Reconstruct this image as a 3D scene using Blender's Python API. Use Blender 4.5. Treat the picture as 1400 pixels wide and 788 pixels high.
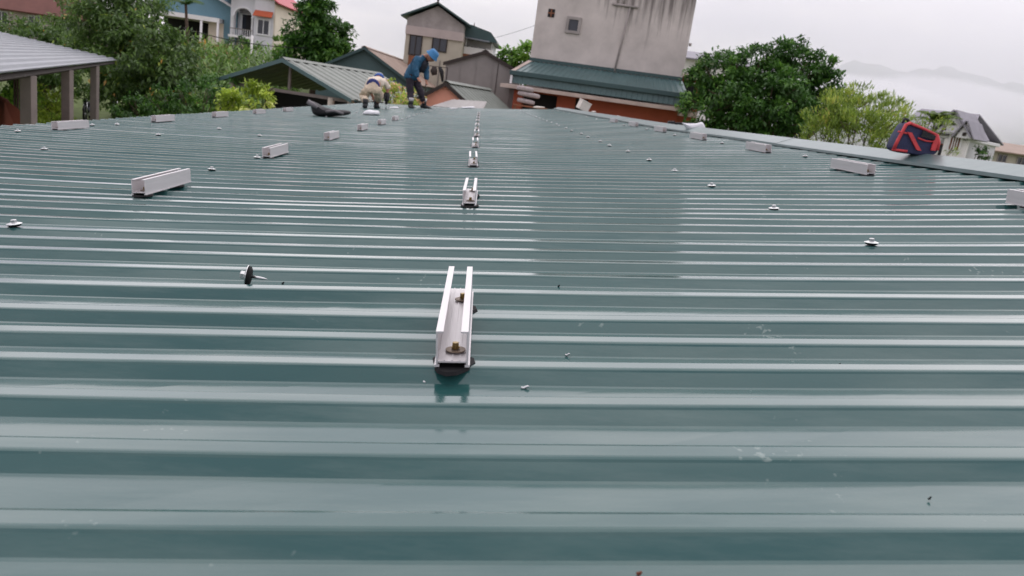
import bpy, bmesh, math, random
import numpy as np
from mathutils import Vector, Matrix
random.seed(7); rng = np.random.default_rng(11)
R = math.radians
for o in list(bpy.data.objects): bpy.data.objects.remove(o)
S = bpy.context.scene
COL = S.collection

# ------------------------------------------------------------------ camera
F = 1050.0            # focal length in pixels of a 1400 px wide picture
VP = (657.2, 131.0)   # where the roof's length direction vanishes
SLOPE_ROOF = 0.0288   # tilt of the roof plane's vanishing line in the picture
SLOPE_HOR = 0.1405    # tilt of the true horizon (the phone was held rolled)
h = 0.34              # lens height above the roof
def ray(x, y): return Vector((x-700, -(y-394), -F))
def frame(slope):
    a = ray(*VP).normalized(); b = ray(VP[0]+1000, VP[1]+1000*slope)
    n = b.cross(a).normalized()
    if n.y < 0: n = -n
    return a.cross(n), a, n
WX, WY, WZ = frame(SLOPE_HOR)          # world axes seen from the camera
RU, RV, RW = frame(SLOPE_ROOF)         # roof axes seen from the camera
C2W = Matrix((WX, WY, WZ))             # camera -> world rotation
U = C2W @ RU; V = C2W @ RV; N = C2W @ RW
CAM = N*h
def rp(u, v, w=0.0):                   # roof coordinates (metres) -> world; the sheeting sags a little across
    ww = w + 0.0031/h*u*u
    return U*u + V*v + N*ww
def pix(x, y, Y):                      # a point Y metres ahead in the direction of pixel x, y
    d = C2W @ ray(x, y)
    return CAM + d*((Y-CAM.y)/d.y)
def on_roof(x, y, w=0.0):
    d = C2W @ ray(x, y); u = 0
    for _ in range(12):
        ww = w + 0.0031/h*u*u
        t = (ww-h)/d.dot(N); p = CAM + d*t; u = p.dot(U)
    return p.dot(U), p.dot(V)

cd = bpy.data.cameras.new('camera'); cam = bpy.data.objects.new('camera', cd); COL.objects.link(cam)
cd.sensor_width = 36; cd.lens = 36*F/1400; cd.clip_start = 0.02; cd.clip_end = 9000
cam.matrix_world = Matrix.Translation(CAM) @ C2W.to_4x4()
cd.dof.use_dof = True; cd.dof.focus_distance = 1.5; cd.dof.aperture_fstop = 10.0
S.camera = cam

# ------------------------------------------------------------------ sky, sun, exposure
SUN_EL, SUN_AZ = R(45), R(12)         # compass-like angle from +Y, clockwise
w = bpy.data.worlds.new('World'); S.world = w; w.use_nodes = True
nt = w.node_tree; nt.nodes.clear()
def wn(t, **k):
    n = nt.nodes.new(t)
    for a, b in k.items(): setattr(n, a, b)
    return n
out = wn('ShaderNodeOutputWorld'); bg = wn('ShaderNodeBackground'); bg.inputs[1].default_value = 0.1
sky = wn('ShaderNodeTexSky', sky_type='NISHITA', sun_disc=False, sun_elevation=SUN_EL, sun_rotation=SUN_AZ)
tc = wn('ShaderNodeTexCoord'); mp = wn('ShaderNodeMapping'); mp.inputs['Scale'].default_value = (1, 1, 3.2)
nz = wn('ShaderNodeTexNoise'); nz.inputs['Scale'].default_value = 3.4; nz.inputs['Detail'].default_value = 5; nz.inputs['Roughness'].default_value = .5
cr = wn('ShaderNodeValToRGB'); cr.color_ramp.elements[0].position = .40; cr.color_ramp.elements[1].position = .62
cr.color_ramp.elements[0].color = (7.9, 7.45, 8.7, 1); cr.color_ramp.elements[1].color = (12.4, 11.5, 12.0, 1)
mx = wn('ShaderNodeMix', data_type='RGBA'); mx.inputs[0].default_value = .93
L = nt.links.new
L(tc.outputs['Generated'], mp.inputs[0]); L(mp.outputs[0], nz.inputs[0]); L(nz.outputs[0], cr.inputs[0])
L(sky.outputs[0], mx.inputs[6]); L(cr.outputs[0], mx.inputs[7]); L(mx.outputs[2], bg.inputs[0]); L(bg.outputs[0], out.inputs[0])
sd = bpy.data.lights.new('sun', 'SUN'); sd.energy = 1.5; sd.angle = R(100); sd.color = (1, .98, .96)
so = bpy.data.objects.new('sun', sd); COL.objects.link(so)
so.rotation_euler = (R(90)-SUN_EL, 0, -SUN_AZ + math.pi)
S.view_settings.view_transform = 'Standard'; S.view_settings.look = 'None'
S.view_settings.exposure = 0.15; S.view_settings.gamma = 1; S.view_settings.use_curve_mapping = False

# ------------------------------------------------------------------ materials
def srgb(r, g, b): return tuple((c/255/12.92 if c/255 <= .04045 else ((c/255+.055)/1.055)**2.4) for c in (r, g, b))+(1,)
M = {}
def mat(name, col, rough=.6, metal=0, var=.12, vscale=6, bump=0, bscale=40, spec=.5, coords='Object', tint=None, trans=0, stretch=(1, 1, 1)):
    m = bpy.data.materials.new(name); m.use_nodes = True; M[name] = m
    t = m.node_tree; b = t.nodes['Principled BSDF']; ln = t.links.new
    b.inputs['Roughness'].default_value = rough; b.inputs['Metallic'].default_value = metal
    b.inputs['Specular IOR Level'].default_value = spec
    if len(col) == 3: col = col+(1,)
    co = t.nodes.new('ShaderNodeTexCoord'); mpn = t.nodes.new('ShaderNodeMapping'); mpn.inputs['Scale'].default_value = stretch
    ln(co.outputs[coords], mpn.inputs[0])
    n = t.nodes.new('ShaderNodeTexNoise'); n.inputs['Scale'].default_value = vscale; n.inputs['Detail'].default_value = 6; n.inputs['Roughness'].default_value = .62
    ln(mpn.outputs[0], n.inputs[0])
    r = t.nodes.new('ShaderNodeValToRGB'); r.color_ramp.elements[0].position = .3; r.color_ramp.elements[1].position = .72
    lo = tuple(c*(1-var) for c in col[:3])+(1,); hi = tuple(min(1, c*(1+var)) for c in col[:3])+(1,)
    r.color_ramp.elements[0].color = lo; r.color_ramp.elements[1].color = hi
    ln(n.outputs[0], r.inputs[0]); last = r.outputs[0]
    if tint:     # per-leaf colour variation stored on the faces
        at = t.nodes.new('ShaderNodeAttribute'); at.attribute_name = 'tint'
        r2 = t.nodes.new('ShaderNodeValToRGB'); r2.color_ramp.elements.remove(r2.color_ramp.elements[1])
        for i, (p, c) in enumerate(tint):
            e = r2.color_ramp.elements[0] if i == 0 else r2.color_ramp.elements.new(p)
            e.position = p; e.color = c
        ln(at.outputs['Fac'], r2.inputs[0]); last = r2.outputs[0]
    ln(last, b.inputs['Base Color'])
    if trans:
        tr = t.nodes.new('ShaderNodeBsdfTranslucent'); ms = t.nodes.new('ShaderNodeMixShader'); ms.inputs[0].default_value = trans
        ln(last, tr.inputs[0]); ln(b.outputs[0], ms.inputs[1]); ln(tr.outputs[0], ms.inputs[2])
        ln(ms.outputs[0], t.nodes['Material Output'].inputs[0])
    if bump:
        n2 = t.nodes.new('ShaderNodeTexNoise'); n2.inputs['Scale'].default_value = bscale; n2.inputs['Detail'].default_value = 4
        ln(mpn.outputs[0], n2.inputs[0])
        bp = t.nodes.new('ShaderNodeBump'); bp.inputs['Strength'].default_value = bump; bp.inputs['Distance'].default_value = .02
        ln(n2.outputs[0], bp.inputs['Height']); ln(bp.outputs[0], b.inputs['Normal'])
    return m

def roof_material():
    m = mat('green_steel', (.021, .080, .077), rough=.22, var=.08, vscale=1.3, spec=.5)
    m.node_tree.nodes['Principled BSDF'].inputs['Coat Weight'].default_value = 0.05; m.node_tree.nodes['Principled BSDF'].inputs['Coat IOR'].default_value = 1.5; m.node_tree.nodes['Principled BSDF'].inputs['Coat Roughness'].default_value = .1
    t = m.node_tree; b = t.nodes['Principled BSDF']; ln = t.links.new
    co = t.nodes['Texture Coordinate']
    # dusty film: faint smudges drawn out across the sheet, and scattered pale specks
    mp1 = t.nodes.new('ShaderNodeMapping'); mp1.inputs['Scale'].default_value = (1.2, 9, 9)
    ln(co.outputs['Object'], mp1.inputs[0])
    n1 = t.nodes.new('ShaderNodeTexNoise'); n1.inputs['Scale'].default_value = 3; n1.inputs['Detail'].default_value = 8; n1.inputs['Roughness'].default_value = .7
    ln(mp1.outputs[0], n1.inputs[0])
    rr = t.nodes.new('ShaderNodeMapRange'); rr.inputs[1].default_value = .35; rr.inputs[2].default_value = .75; rr.inputs[3].default_value = .085; rr.inputs[4].default_value = .21
    ln(n1.outputs[0], rr.inputs[0]); ln(rr.outputs[0], b.inputs['Roughness'])
    vo = t.nodes.new('ShaderNodeTexNoise'); vo.inputs['Scale'].default_value = 95; vo.inputs['Detail'].default_value = 2
    ln(co.outputs['Object'], vo.inputs[0])
    cl = t.nodes.new('ShaderNodeTexNoise'); cl.inputs['Scale'].default_value = 5; cl.inputs['Detail'].default_value = 3
    ln(co.outputs['Object'], cl.inputs[0])
    mu = t.nodes.new('ShaderNodeMath'); mu.operation = 'MULTIPLY'; ln(vo.outputs[0], mu.inputs[0]); ln(cl.outputs[0], mu.inputs[1])
    sp = t.nodes.new('ShaderNodeMapRange'); sp.inputs[1].default_value = .425; sp.inputs[2].default_value = .49; sp.inputs[3].default_value = 0; sp.inputs[4].default_value = .42
    ln(mu.outputs[0], sp.inputs[0])
    n3 = t.nodes.new('ShaderNodeMapRange'); n3.inputs[1].default_value = .45; n3.inputs[2].default_value = .8; n3.inputs[3].default_value = 0; n3.inputs[4].default_value = .15
    ln(n1.outputs[0], n3.inputs[0])
    ad = t.nodes.new('ShaderNodeMath'); ad.operation = 'MAXIMUM'; ln(sp.outputs[0], ad.inputs[0]); ln(n3.outputs[0], ad.inputs[1])
    mix = t.nodes.new('ShaderNodeMix'); mix.data_type = 'RGBA'; mix.inputs[7].default_value = (.30, .36, .33, 1)
    src = b.inputs['Base Color'].links[0].from_socket
    ln(src, mix.inputs[6]); ln(ad.outputs[0], mix.inputs[0]); ln(mix.outputs[2], b.inputs['Base Color'])
    # slow waviness of thin sheet
    n4 = t.nodes.new('ShaderNodeTexNoise'); n4.inputs['Scale'].default_value = 2.4; n4.inputs['Detail'].default_value = 2
    mp4 = t.nodes.new('ShaderNodeMapping'); mp4.inputs['Scale'].default_value = (1, 3.5, 1)
    ln(co.outputs['Object'], mp4.inputs[0]); ln(mp4.outputs[0], n4.inputs[0])
    bp = t.nodes.new('ShaderNodeBump'); bp.inputs['Strength'].default_value = .4; bp.inputs['Distance'].default_value = .006
    ln(n4.outputs[0], bp.inputs['Height']); ln(bp.outputs[0], b.inputs['Normal'])
roof_material()
mat('aluminium', (.63, .605, .61), .40, .35, .07, 14, .05, 90, stretch=(6, .3, 6))
mat('zinc', (.55, .56, .56), .3, .9, .1, 40)
mat('brass', (.33, .24, .10), .35, .9, .25, 60)
mat('brown_washer', (.22, .17, .13), .5, .6, .3, 60)
mat('rubber', (.006, .006, .007), .7, spec=.25)
mat('concrete_wall', srgb(158, 151, 146), .85, 0, .14, 1.2, .25, 30)
mat('post_plaster', srgb(127, 118, 113), .9, 0, .15, 4, .2, 30)
mat('orange_wall', srgb(180, 95, 70), .8, 0, .1, 2, .1, 30)
mat('salmon_wall', srgb(223, 157, 134), .8, 0, .1, 2, .1, 30)
mat('blue_wall', srgb(104, 139, 152), .8, 0, .07, 1)
mat('white_wall', srgb(234, 232, 230), .75, 0, .07, 1.2)
mat('grey_white', srgb(209, 209, 212), .8, 0, .09, 1.3)
mat('beige_wall', srgb(216, 205, 188), .8, 0, .09, 1.3)
mat('cream_wall', srgb(182, 175, 159), .85, 0, .1, 1.3, .1, 20)
mat('pink_grey', srgb(186, 173, 168), .85, 0, .1, 1)
mat('gable_grey', srgb(159, 152, 148), .9, 0, .2, 1.8, .3, 20)
mat('green_tin', srgb(79, 104, 104), .42, .1, .14, 1.5)
mat('dark_green_tin', srgb(50, 75, 75), .45, .1, .14, 1.5)
mat('green_wall', srgb(70, 93, 93), .6, 0, .12, 1)
mat('shed_roof', srgb(122, 128, 120), .55, 0, .16, 1.4)
mat('moss_roof', srgb(128, 138, 110), .8, 0, .22, 1.2)
mat('grey_roof', srgb(122, 126, 132), .5, .1, .1, 1)
mat('brown_roof', srgb(150, 130, 116), .7, 0, .18, 1.6)
mat('red_roof', srgb(176, 72, 82), .6, 0, .1, 2)
mat('blur_brown_roof', srgb(104, 66, 58), .8, 0, .15, 2)  # brown of a finger blur, put on the added house
mat('orange_tile', srgb(186, 92, 60), .7)
mat('slate', srgb(138, 136, 144), .7, 0, .15, 2)
mat('grey_tin', srgb(134, 129, 125), .5, .1, .14, 1.2)
mat('concrete_lip', srgb(182, 166, 155), .9, 0, .2, 2, .2, 20)
mat('dark_wood', srgb(52, 44, 40), .8)
mat('rust_wood', srgb(136, 88, 63), .8, 0, .2, 5)
mat('void_shade', (.012, .011, .012), .8)  # near-black, puts the shade inside openings into the colour
mat('window_glass', (.03, .035, .045), .12, 0, .2, 2)
mat('white_paint', (.72, .72, .72), .5, 0, .04)
mat('black_cloth', (.012, .012, .014), .75, 0, .3, 20, .5, 40)
mat('grey_lining', (.16, .15, .155), .7, 0, .2, 20)
mat('white_plastic', (.78, .78, .80), .45, 0, .05, 20, .2, 30, trans=.15)
mat('old_sack', srgb(168, 158, 156), .8, 0, .25, 8, .3, 30)
mat('foam', (.68, .62, .55), .7, 0, .1, 20)
mat('navy_cloth', srgb(40, 46, 78), .7, 0, .18, 40, .3, 160)
mat('red_trim', srgb(196, 62, 66), .6, 0, .15, 60)
mat('skin', srgb(170, 118, 95), .55, 0, .06, 20)
mat('blue_jacket', srgb(34, 84, 113), .75, 0, .25, 12, .5, 30)
mat('dark_shirt', srgb(24, 28, 38), .8, 0, .2, 12)
mat('blue_hat', srgb(58, 120, 168), .7, 0, .12, 20)
mat('blue_cap', srgb(44, 84, 158), .7, 0, .12, 20)
mat('dark_trousers', srgb(45, 38, 47), .8, 0, .2, 12, .4, 30)
mat('sock', (.55, .53, .52), .8)
mat('cream_shirt', srgb(226, 212, 194), .8, 0, .1, 10, .5, 30)
mat('khaki', srgb(196, 180, 157), .8, 0, .14, 10, .5, 30)
mat('navy_belt', srgb(46, 58, 118), .7)
mat('boot', (.012, .013, .014), .6)
mat('earth', srgb(120, 96, 76), .95, 0, .25, .8, .4, 6)
mat('red_soil', srgb(112, 62, 44), .95, 0, .25, 2, .4, 8)
mat('grass', srgb(86, 100, 52), .95, 0, .35, 1.1, .5, 8)
mat('bark', srgb(78, 64, 52), .9, 0, .25, 8, .6, 20)
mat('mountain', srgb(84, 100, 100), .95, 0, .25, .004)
G = lambda r, g, b: srgb(r, g, b)
mat('leaf_mango', (.05, .07, .03), .42, tint=[(0, G(53, 76, 38)), (.5, G(87, 117, 57)), (.9, G(126, 158, 74)), (.985, G(185, 205, 83)), (1, G(211, 163, 78))], trans=.36)
mat('leaf_dark', (.05, .07, .03), .45, tint=[(0, G(44, 76, 33)), (.55, G(73, 117, 47)), (1, G(126, 171, 69))], trans=.36)
mat('leaf_mid', (.05, .07, .03), .5, tint=[(0, G(68, 103, 40)), (.55, G(108, 154, 57)), (1, G(168, 208, 83))], trans=.36)
mat('leaf_yellow', (.05, .07, .03), .5, tint=[(0, G(110, 132, 47)), (.55, G(166, 191, 69)), (.85, G(216, 233, 97)), (1, G(255, 255, 187))], trans=.36)
mat('leaf_olive', (.05, .07, .03), .55, tint=[(0, G(92, 115, 45)), (.5, G(137, 163, 64)), (.85, G(185, 199, 87)), (1, G(198, 174, 100))], trans=.36)
mat('leaf_flower', (.05, .07, .03), .55, tint=[(0, G(119, 146, 57)), (.55, G(179, 205, 83)), (.8, G(224, 224, 137)), (1, G(255, 193, 159))], trans=.36)
mat('leaf_corn', (.05, .07, .03), .5, tint=[(0, G(87, 117, 55)), (.6, G(126, 163, 74)), (.85, G(168, 191, 100)), (1, G(219, 199, 135))], trans=.36)

# ------------------------------------------------------------------ builders
def link(o): COL.objects.link(o); return o
def thing(name, label, cat, loc=(0, 0, 0), rotz=0, group=None):
    o = link(bpy.data.objects.new(name, None)); o.location = loc; o.rotation_euler = (0, 0, rotz)
    o.empty_display_size = .1
    o['label'] = label; o['category'] = cat
    if group: o['group'] = group
    return o
def tag(o, label, cat, group=None):
    o['label'] = label; o['category'] = cat
    if group: o['group'] = group
    return o
class MB:
    def __init__(s): s.v = []; s.f = []
    def add(s, vs, fs):
        k = len(s.v); s.v += [tuple(p) for p in vs]; s.f += [tuple(i+k for i in f) for f in fs]; return s
    def box(s, c, d, rot=None):
        c = Vector(c); m = rot or Matrix.Identity(3)
        vs = [c + m @ Vector((sx*d[0]/2, sy*d[1]/2, sz*d[2]/2)) for sx in (-1, 1) for sy in (-1, 1) for sz in (-1, 1)]
        return s.add(vs, [(0, 1, 3, 2), (4, 6, 7, 5), (0, 4, 5, 1), (2, 3, 7, 6), (0, 2, 6, 4), (1, 5, 7, 3)])
    def span(s, a, b):
        return s.box([(a[i]+b[i])/2 for i in range(3)], [abs(b[i]-a[i]) for i in range(3)])
    def prism(s, poly, y0, y1):       # x,z polygon pushed along y
        n = len(poly); vs = [(x, y0, z) for x, z in poly]+[(x, y1, z) for x, z in poly]
        return s.add(vs, [tuple(range(n)), tuple(range(2*n-1, n-1, -1))]+[(i, i+n, (i+1) % n+n, (i+1) % n) for i in range(n)])
    def slab(s, q, th):               # a thick four-cornered sheet
        q = [Vector(p) for p in q]; n = (q[1]-q[0]).cross(q[3]-q[0]).normalized()*th
        return s.add(q+[p-n for p in q], [(0, 1, 2, 3), (7, 6, 5, 4)]+[(i, i+4, (i+1) % 4+4, (i+1) % 4) for i in range(4)])
    def tube(s, pts, rad, n=8, caps=True):
        pts = [Vector(p) for p in pts]; rad = rad if isinstance(rad, (list, tuple)) else [rad]*len(pts)
        k0 = len(s.v); up = Vector((.13, .21, .97))
        for i, p in enumerate(pts):
            d = (pts[min(i+1, len(pts)-1)]-pts[max(i-1, 0)]).normalized()
            a = d.cross(up).normalized() if abs(d.dot(up)) < .98 else d.cross(Vector((1, 0, 0))).normalized()
            b = d.cross(a)
            for j in range(n):
                t = 2*math.pi*j/n; s.v.append(tuple(p+(a*math.cos(t)+b*math.sin(t))*rad[i]))
        for i in range(len(pts)-1):
            for j in range(n):
                s.f.append((k0+i*n+j, k0+i*n+(j+1) % n, k0+(i+1)*n+(j+1) % n, k0+(i+1)*n+j))
        if caps:
            s.f.append(tuple(k0+j for j in range(n))[::-1]); s.f.append(tuple(k0+(len(pts)-1)*n+j for j in range(n)))
        return s
    def lathe(s, prof, n=16, c=(0, 0, 0)):
        k0 = len(s.v)
        for r, z in prof:
            for j in range(n):
                t = 2*math.pi*j/n; s.v.append((c[0]+r*math.cos(t), c[1]+r*math.sin(t), c[2]+z))
        for i in range(len(prof)-1):
            for j in range(n):
                s.f.append((k0+i*n+j, k0+i*n+(j+1) % n, k0+(i+1)*n+(j+1) % n, k0+(i+1)*n+j))
        s.f.append(tuple(k0+j for j in range(n))[::-1]); s.f.append(tuple(k0+(len(prof)-1)*n+j for j in range(n)))
        return s
    def mesh(s, name, m, smooth=False):
        me = bpy.data.meshes.new(name); me.from_pydata(s.v, [], s.f); me.materials.append(M[m])
        bm = bmesh.new(); bm.from_mesh(me); bmesh.ops.recalc_face_normals(bm, faces=bm.faces); bm.to_mesh(me); bm.free()
        if smooth: me.polygons.foreach_set('use_smooth', [True]*len(me.polygons))
        return me
    def build(s, name, m, parent=None, smooth=False, bevel=0):
        o = link(bpy.data.objects.new(name, s.mesh(name, m, smooth))); o.parent = parent
        if bevel:
            b = o.modifiers.new('bevel', 'BEVEL'); b.width = bevel; b.segments = 2; b.limit_method = 'ANGLE'
        return o
def inst(name, me, parent=None, mtx=None):
    o = link(bpy.data.objects.new(name, me)); o.parent = parent
    if mtx is not None: o.matrix_local = mtx
    return o
RM = Matrix((U, V, N)).transposed()      # roof orientation
def roof_mtx(u, v, wv=0.0, rot=0.0):     # stands on the roof at u, v, lying in its slope
    uu = math.atan(2*.0031/h*u)          # local slope of the slight sag
    return Matrix.Translation(rp(u, v, wv)) @ RM.to_4x4() @ Matrix.Rotation(-uu, 4, 'Y') @ Matrix.Rotation(rot, 4, 'Z')

# ------------------------------------------------------------------ ground and terrain
def sm(a, b, x):
    t = min(1, max(0, (x-a)/(b-a))); return t*t*(3-2*t)
def gz(x, y):
    z = -4.0
    z += 4.2*sm(27, 60, y)*sm(4, -8, x)*(1-.9*sm(120, 300, y))
    z += .6*sm(22, 60, y)*sm(-2, 12, x)*(1-sm(120, 300, y))
    return z + .12*math.sin(x*.7)*math.cos(y*.53)
def build_ground():
    xs = np.unique(np.concatenate([np.arange(-60, 61, 2.0), np.linspace(-60, -3500, 30), np.linspace(60, 3500, 30)]))
    ys = np.unique(np.concatenate([np.arange(-30, 101, 2.0), np.linspace(-30, -900, 12), np.linspace(100, 4500, 40)]))
    b = MB(); nx = len(xs)
    for y in ys:
        for x in xs: b.v.append((x, y, gz(x, y)))
    for j in range(len(ys)-1):
        for i in range(nx-1): b.f.append((j*nx+i, j*nx+i+1, (j+1)*nx+i+1, (j+1)*nx+i))
    o = b.build('ground', 'grass', None, True); o['kind'] = 'structure'
build_ground()

# ------------------------------------------------------------------ the long building whose roof we look along
RT = 0.047*h; PITCH = .362*h
EAVE, RIDGE = -8.35*h, 6.87*h
def ridge_u(v): return RIDGE-.06*max(0, min(v, 24*h)-8.5*h)   # the cap does not run quite square to the ribs
V0, V1 = -2.4, 60.0*h
near = [1.553, 1.92, 2.275, 2.604, 2.944, 3.254, 3.69, 4.082, 4.453, 4.794, 5.105, 5.536, 5.858, 6.218, 6.49, 6.79]
ribs = [x*h for x in near]
while ribs[0] > V0: ribs.insert(0, ribs[0]-PITCH); 
n_before = len(ribs)-len(near)
while ribs[-1] < V1: ribs.append(ribs[-1]+PITCH)
OVER = n_before+3
build_root = thing('metal_roofed_building', 'long low building under glossy dark green ribbed metal roof, filling the foreground', 'building')
us_l = np.linspace(EAVE, RIDGE, 44)
rib_top = {}
rib_h = [RT+random.uniform(-.0012, .0012) for _ in ribs]; rib_w = [random.uniform(-.001, .001) for _ in ribs]
def sheet(i0, i1):
    prof = []; own = []
    for k in range(i0, i1+1):
        vf = ribs[k]; last = (k == i1)
        t = rib_h[k]; lf = .003*(k-i0)/(i1-i0)     # a sheet laps over the one behind it
        rib_top[k] = t+lf
        run = .062*h; tw = .075*h; e = .0022
        wob = rib_w[k]; p0 = len(prof)
        tl_ = random.uniform(-.0006, .0006)      # rib tops are never quite level
        arc = [(-.0045, -.0034), (-.0022, -.0014), (.0002, -.0004), (.0028, 0)]
        prof += [(vf-run-e*1.6, 0), (vf-run+e*.2, e*.45)]+[(vf+a_+wob, t+c_) for a_, c_ in arc]
        prof += [(vf+tw-.003+wob, t+tl_), (vf+tw+.001, t+tl_-.001), (vf+tw+.005, t-.0035), (vf+tw+run-e*.4, e*.6), (vf+tw+run+e, 0)]
        own += [k]*(len(prof)-p0)
        prof[p0:] = [(a, c+lf) for a, c in prof[p0:]]
    prof.append((prof[-1][0]+.012, prof[-1][1]-.0006))
    lo = prof
    b = MB(); n = len(lo); th = .0009
    for j, u in enumerate(us_l):
        for q_, (v, wv) in enumerate(lo):
            kk = own[min(q_, len(own)-1)]; wav = .0012*math.sin(u*2.1+i0)+.0006*math.sin(u*(2.5+kk % 3)+kk*1.9)+.0004*math.sin(u*7.3+kk*2.7+q_*.25)
            b.v.append(tuple(rp(EAVE+(u-EAVE)*(ridge_u(v)-EAVE)/(RIDGE-EAVE), v, wv+wav)))
    for j in range(len(us_l)-1):
        for k in range(n-1):
            b.f.append((j*n+k, (j+1)*n+k, (j+1)*n+k+1, j*n+k+1))
    me = bpy.data.meshes.new('roof_sheet'); me.from_pydata(b.v, [], b.f); me.materials.append(M['green_steel'])
    o = link(bpy.data.objects.new('roof_sheet', me)); o.parent = build_root
    sol = o.modifiers.new('thickness', 'SOLIDIFY'); sol.thickness = .0012; sol.offset = -1
    return o
bounds = list(range(OVER % 11, len(ribs)-1, 11))
if bounds[0] != 0: bounds = [0]+bounds
if len(ribs)-1-bounds[-1] < 4: bounds[-1] = len(ribs)-1
else: bounds.append(len(ribs)-1)
for a, b in zip(bounds[:-1], bounds[1:]):
    # each sheet laps over the first rib of the one behind it
    sheet(a, b)
# far slope, beyond the ridge
APEX = rp(RIDGE, 0, RT)
def back(u, v, wv):    # mirrored slope on the far side of the ridge
    p = rp(ridge_u(v), v, 0); d = Vector((U.x, 0, -abs(U.z)-.03)).normalized()
    return p + d*(u-RIDGE) + Vector((0, 0, wv))
def back_sheet(i0, i1):
    b = MB(); lo = []
    for k in range(i0, i1+1):
        vf = ribs[k]; lo += [(vf-.062*h, 0), (vf, RT), (vf+.075*h, RT), (vf+.137*h, 0)]
    n = len(lo)
    for u in (RIDGE, RIDGE+2.4, RIDGE+4.8):
        for v, wv in lo: b.v.append(tuple(back(u, v, wv)))
    for j in range(2):
        for k in range(n-1): b.f.append((j*n+k, j*n+k+1, (j+1)*n+k+1, (j+1)*n+k))
    me = bpy.data.meshes.new('roof_sheet'); me.from_pydata(b.v, [], b.f); me.materials.append(M['green_steel'])
    o = link(bpy.data.objects.new('roof_sheet', me)); o.parent = build_root
    sol = o.modifiers.new('thickness', 'SOLIDIFY'); sol.thickness = .001
for a, b in zip(bounds[:-1], bounds[1:]): back_sheet(a, b)
# ridge cap, in lapped lengths
mat('ridge_sheen_steel', (.10, .15, .15), .36, .0, .12, 3, .1, 12)  # same green steel, paler to put its grazing sky sheen into the colour
CAPW = .36*h
v = V0; i = 0
while v < V1+.05:
    v2 = min(v+2.6, V1+.06); z0 = RT+.019+(i % 2)*.0016
    b = MB()
    sec = []
    n = 12
    for j in range(n+1):
        vv = v-.03+(v2-v+.03)*j/n
        ru = ridge_u(vv); lip = rp(ru-CAPW, vv, z0-.014+.0012*math.sin(vv*9)); edge = rp(ru-CAPW+.003, vv, z0+.003*math.sin(vv*2.3)*.4); top = rp(ru, vv, z0+.033)
        far = back(RIDGE+CAPW, vv, z0)
        b.v += [tuple(lip), tuple(edge), tuple(top), tuple(far)]
    for j in range(n):
        for q in range(3): b.f.append((j*4+q, (j+1)*4+q, (j+1)*4+q+1, j*4+q+1))
    me = bpy.data.meshes.new('ridge_cap'); me.from_pydata(b.v, [], b.f); me.materials.append(M['ridge_sheen_steel'])
    o = link(bpy.data.objects.new('ridge_cap', me)); o.parent = build_root
    sol = o.modifiers.new('thickness', 'SOLIDIFY'); sol.thickness = .0012
    v = v2; i += 1
# walls under the roof
zb = gz(0, 10)-.4
def wallbox(name, p, q, top):
    b = MB(); p = Vector(p); q = Vector(q)
    d = (q-p); d.z = 0; d.normalize(); n = Vector((-d.y, d.x, 0))*.08
    vs = []
    for s in (-1, 1):
        for pt, t in ((p, top[0]), (q, top[1])):
            vs += [(pt.x+n.x*s, pt.y+n.y*s, zb), (pt.x+n.x*s, pt.y+n.y*s, t)]
    b.add(vs, [(0, 2, 3, 1), (4, 5, 7, 6), (0, 1, 5, 4), (2, 6, 7, 3), (1, 3, 7, 5), (0, 4, 6, 2)])
    return b.build(name, 'cream_wall', build_root)
el = rp(EAVE+.22, V0+.2); eh = rp(EAVE+.22, V1-.25); bl = back(RIDGE+4.5, V0+.2, 0); bh = back(RIDGE+4.5, V1-.25, 0)
wallbox('wall', el, eh, (el.z-.08, eh.z-.08)); wallbox('wall', bl, bh, (bl.z-.1, bh.z-.1))
for y0 in (V0+.2, V1-.25):
    a_ = rp(EAVE+.32, y0); c_ = rp(ridge_u(y0)-.05, y0); d_ = back(RIDGE+4.4, y0, 0)
    wallbox('gable_wall', a_, c_, (a_.z-.09, c_.z-.12)); wallbox('gable_wall', (c_.x+.02, c_.y, 0), d_, (c_.z-.13, d_.z-.12))
# purlins under the sheeting
for uq in (-7.3, -5.1, -2.9, -.08, 2.68, 5.15):
    b = MB(); b.tube([rp(uq*h, V0+.1, -.03), rp(uq*h, V1-.1, -.03)], .022, 4)
    b.build('purlin', 'zinc', build_root)

# roof screws (hex head on a dished washer over a rubber seal)
def screw_meshes():
    a = MB().lathe([(.0118, .0052), (.0145, .0040), (.0150, .0050), (.0105, .0066), (.0068, .0075), (.0066, .0080)], 20)
    a.lathe([(.0058, .0078), (.0058, .0125), (.0050, .0136)], 6)
    r = MB().lathe([(.0100, -.0005), (.0128, .0012), (.0124, .0044)], 16)
    return a.mesh('roof_screw', 'zinc', False), r.mesh('seal', 'rubber', True)
scr_me, seal_me = screw_meshes()
def near_rib(v): return min(range(len(ribs)), key=lambda k: abs(ribs[k]+.036*h-v))
SC = h/.30*.95
def screw(u, v, tilt=0.06):
    k = near_rib(v); m = roof_mtx(u, ribs[k]+.036*h, rib_top.get(k, RT)+.0005) @ Matrix.Rotation(random.uniform(-tilt, tilt), 4, 'X') @ Matrix.Rotation(random.uniform(-tilt, tilt), 4, 'Y') @ Matrix.Rotation(random.uniform(0, 6), 4, 'Z') @ Matrix.Scale(SC, 4)
    o = inst('roof_screw', scr_me, build_root, m); s_ = inst('seal', seal_me, o)
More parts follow.
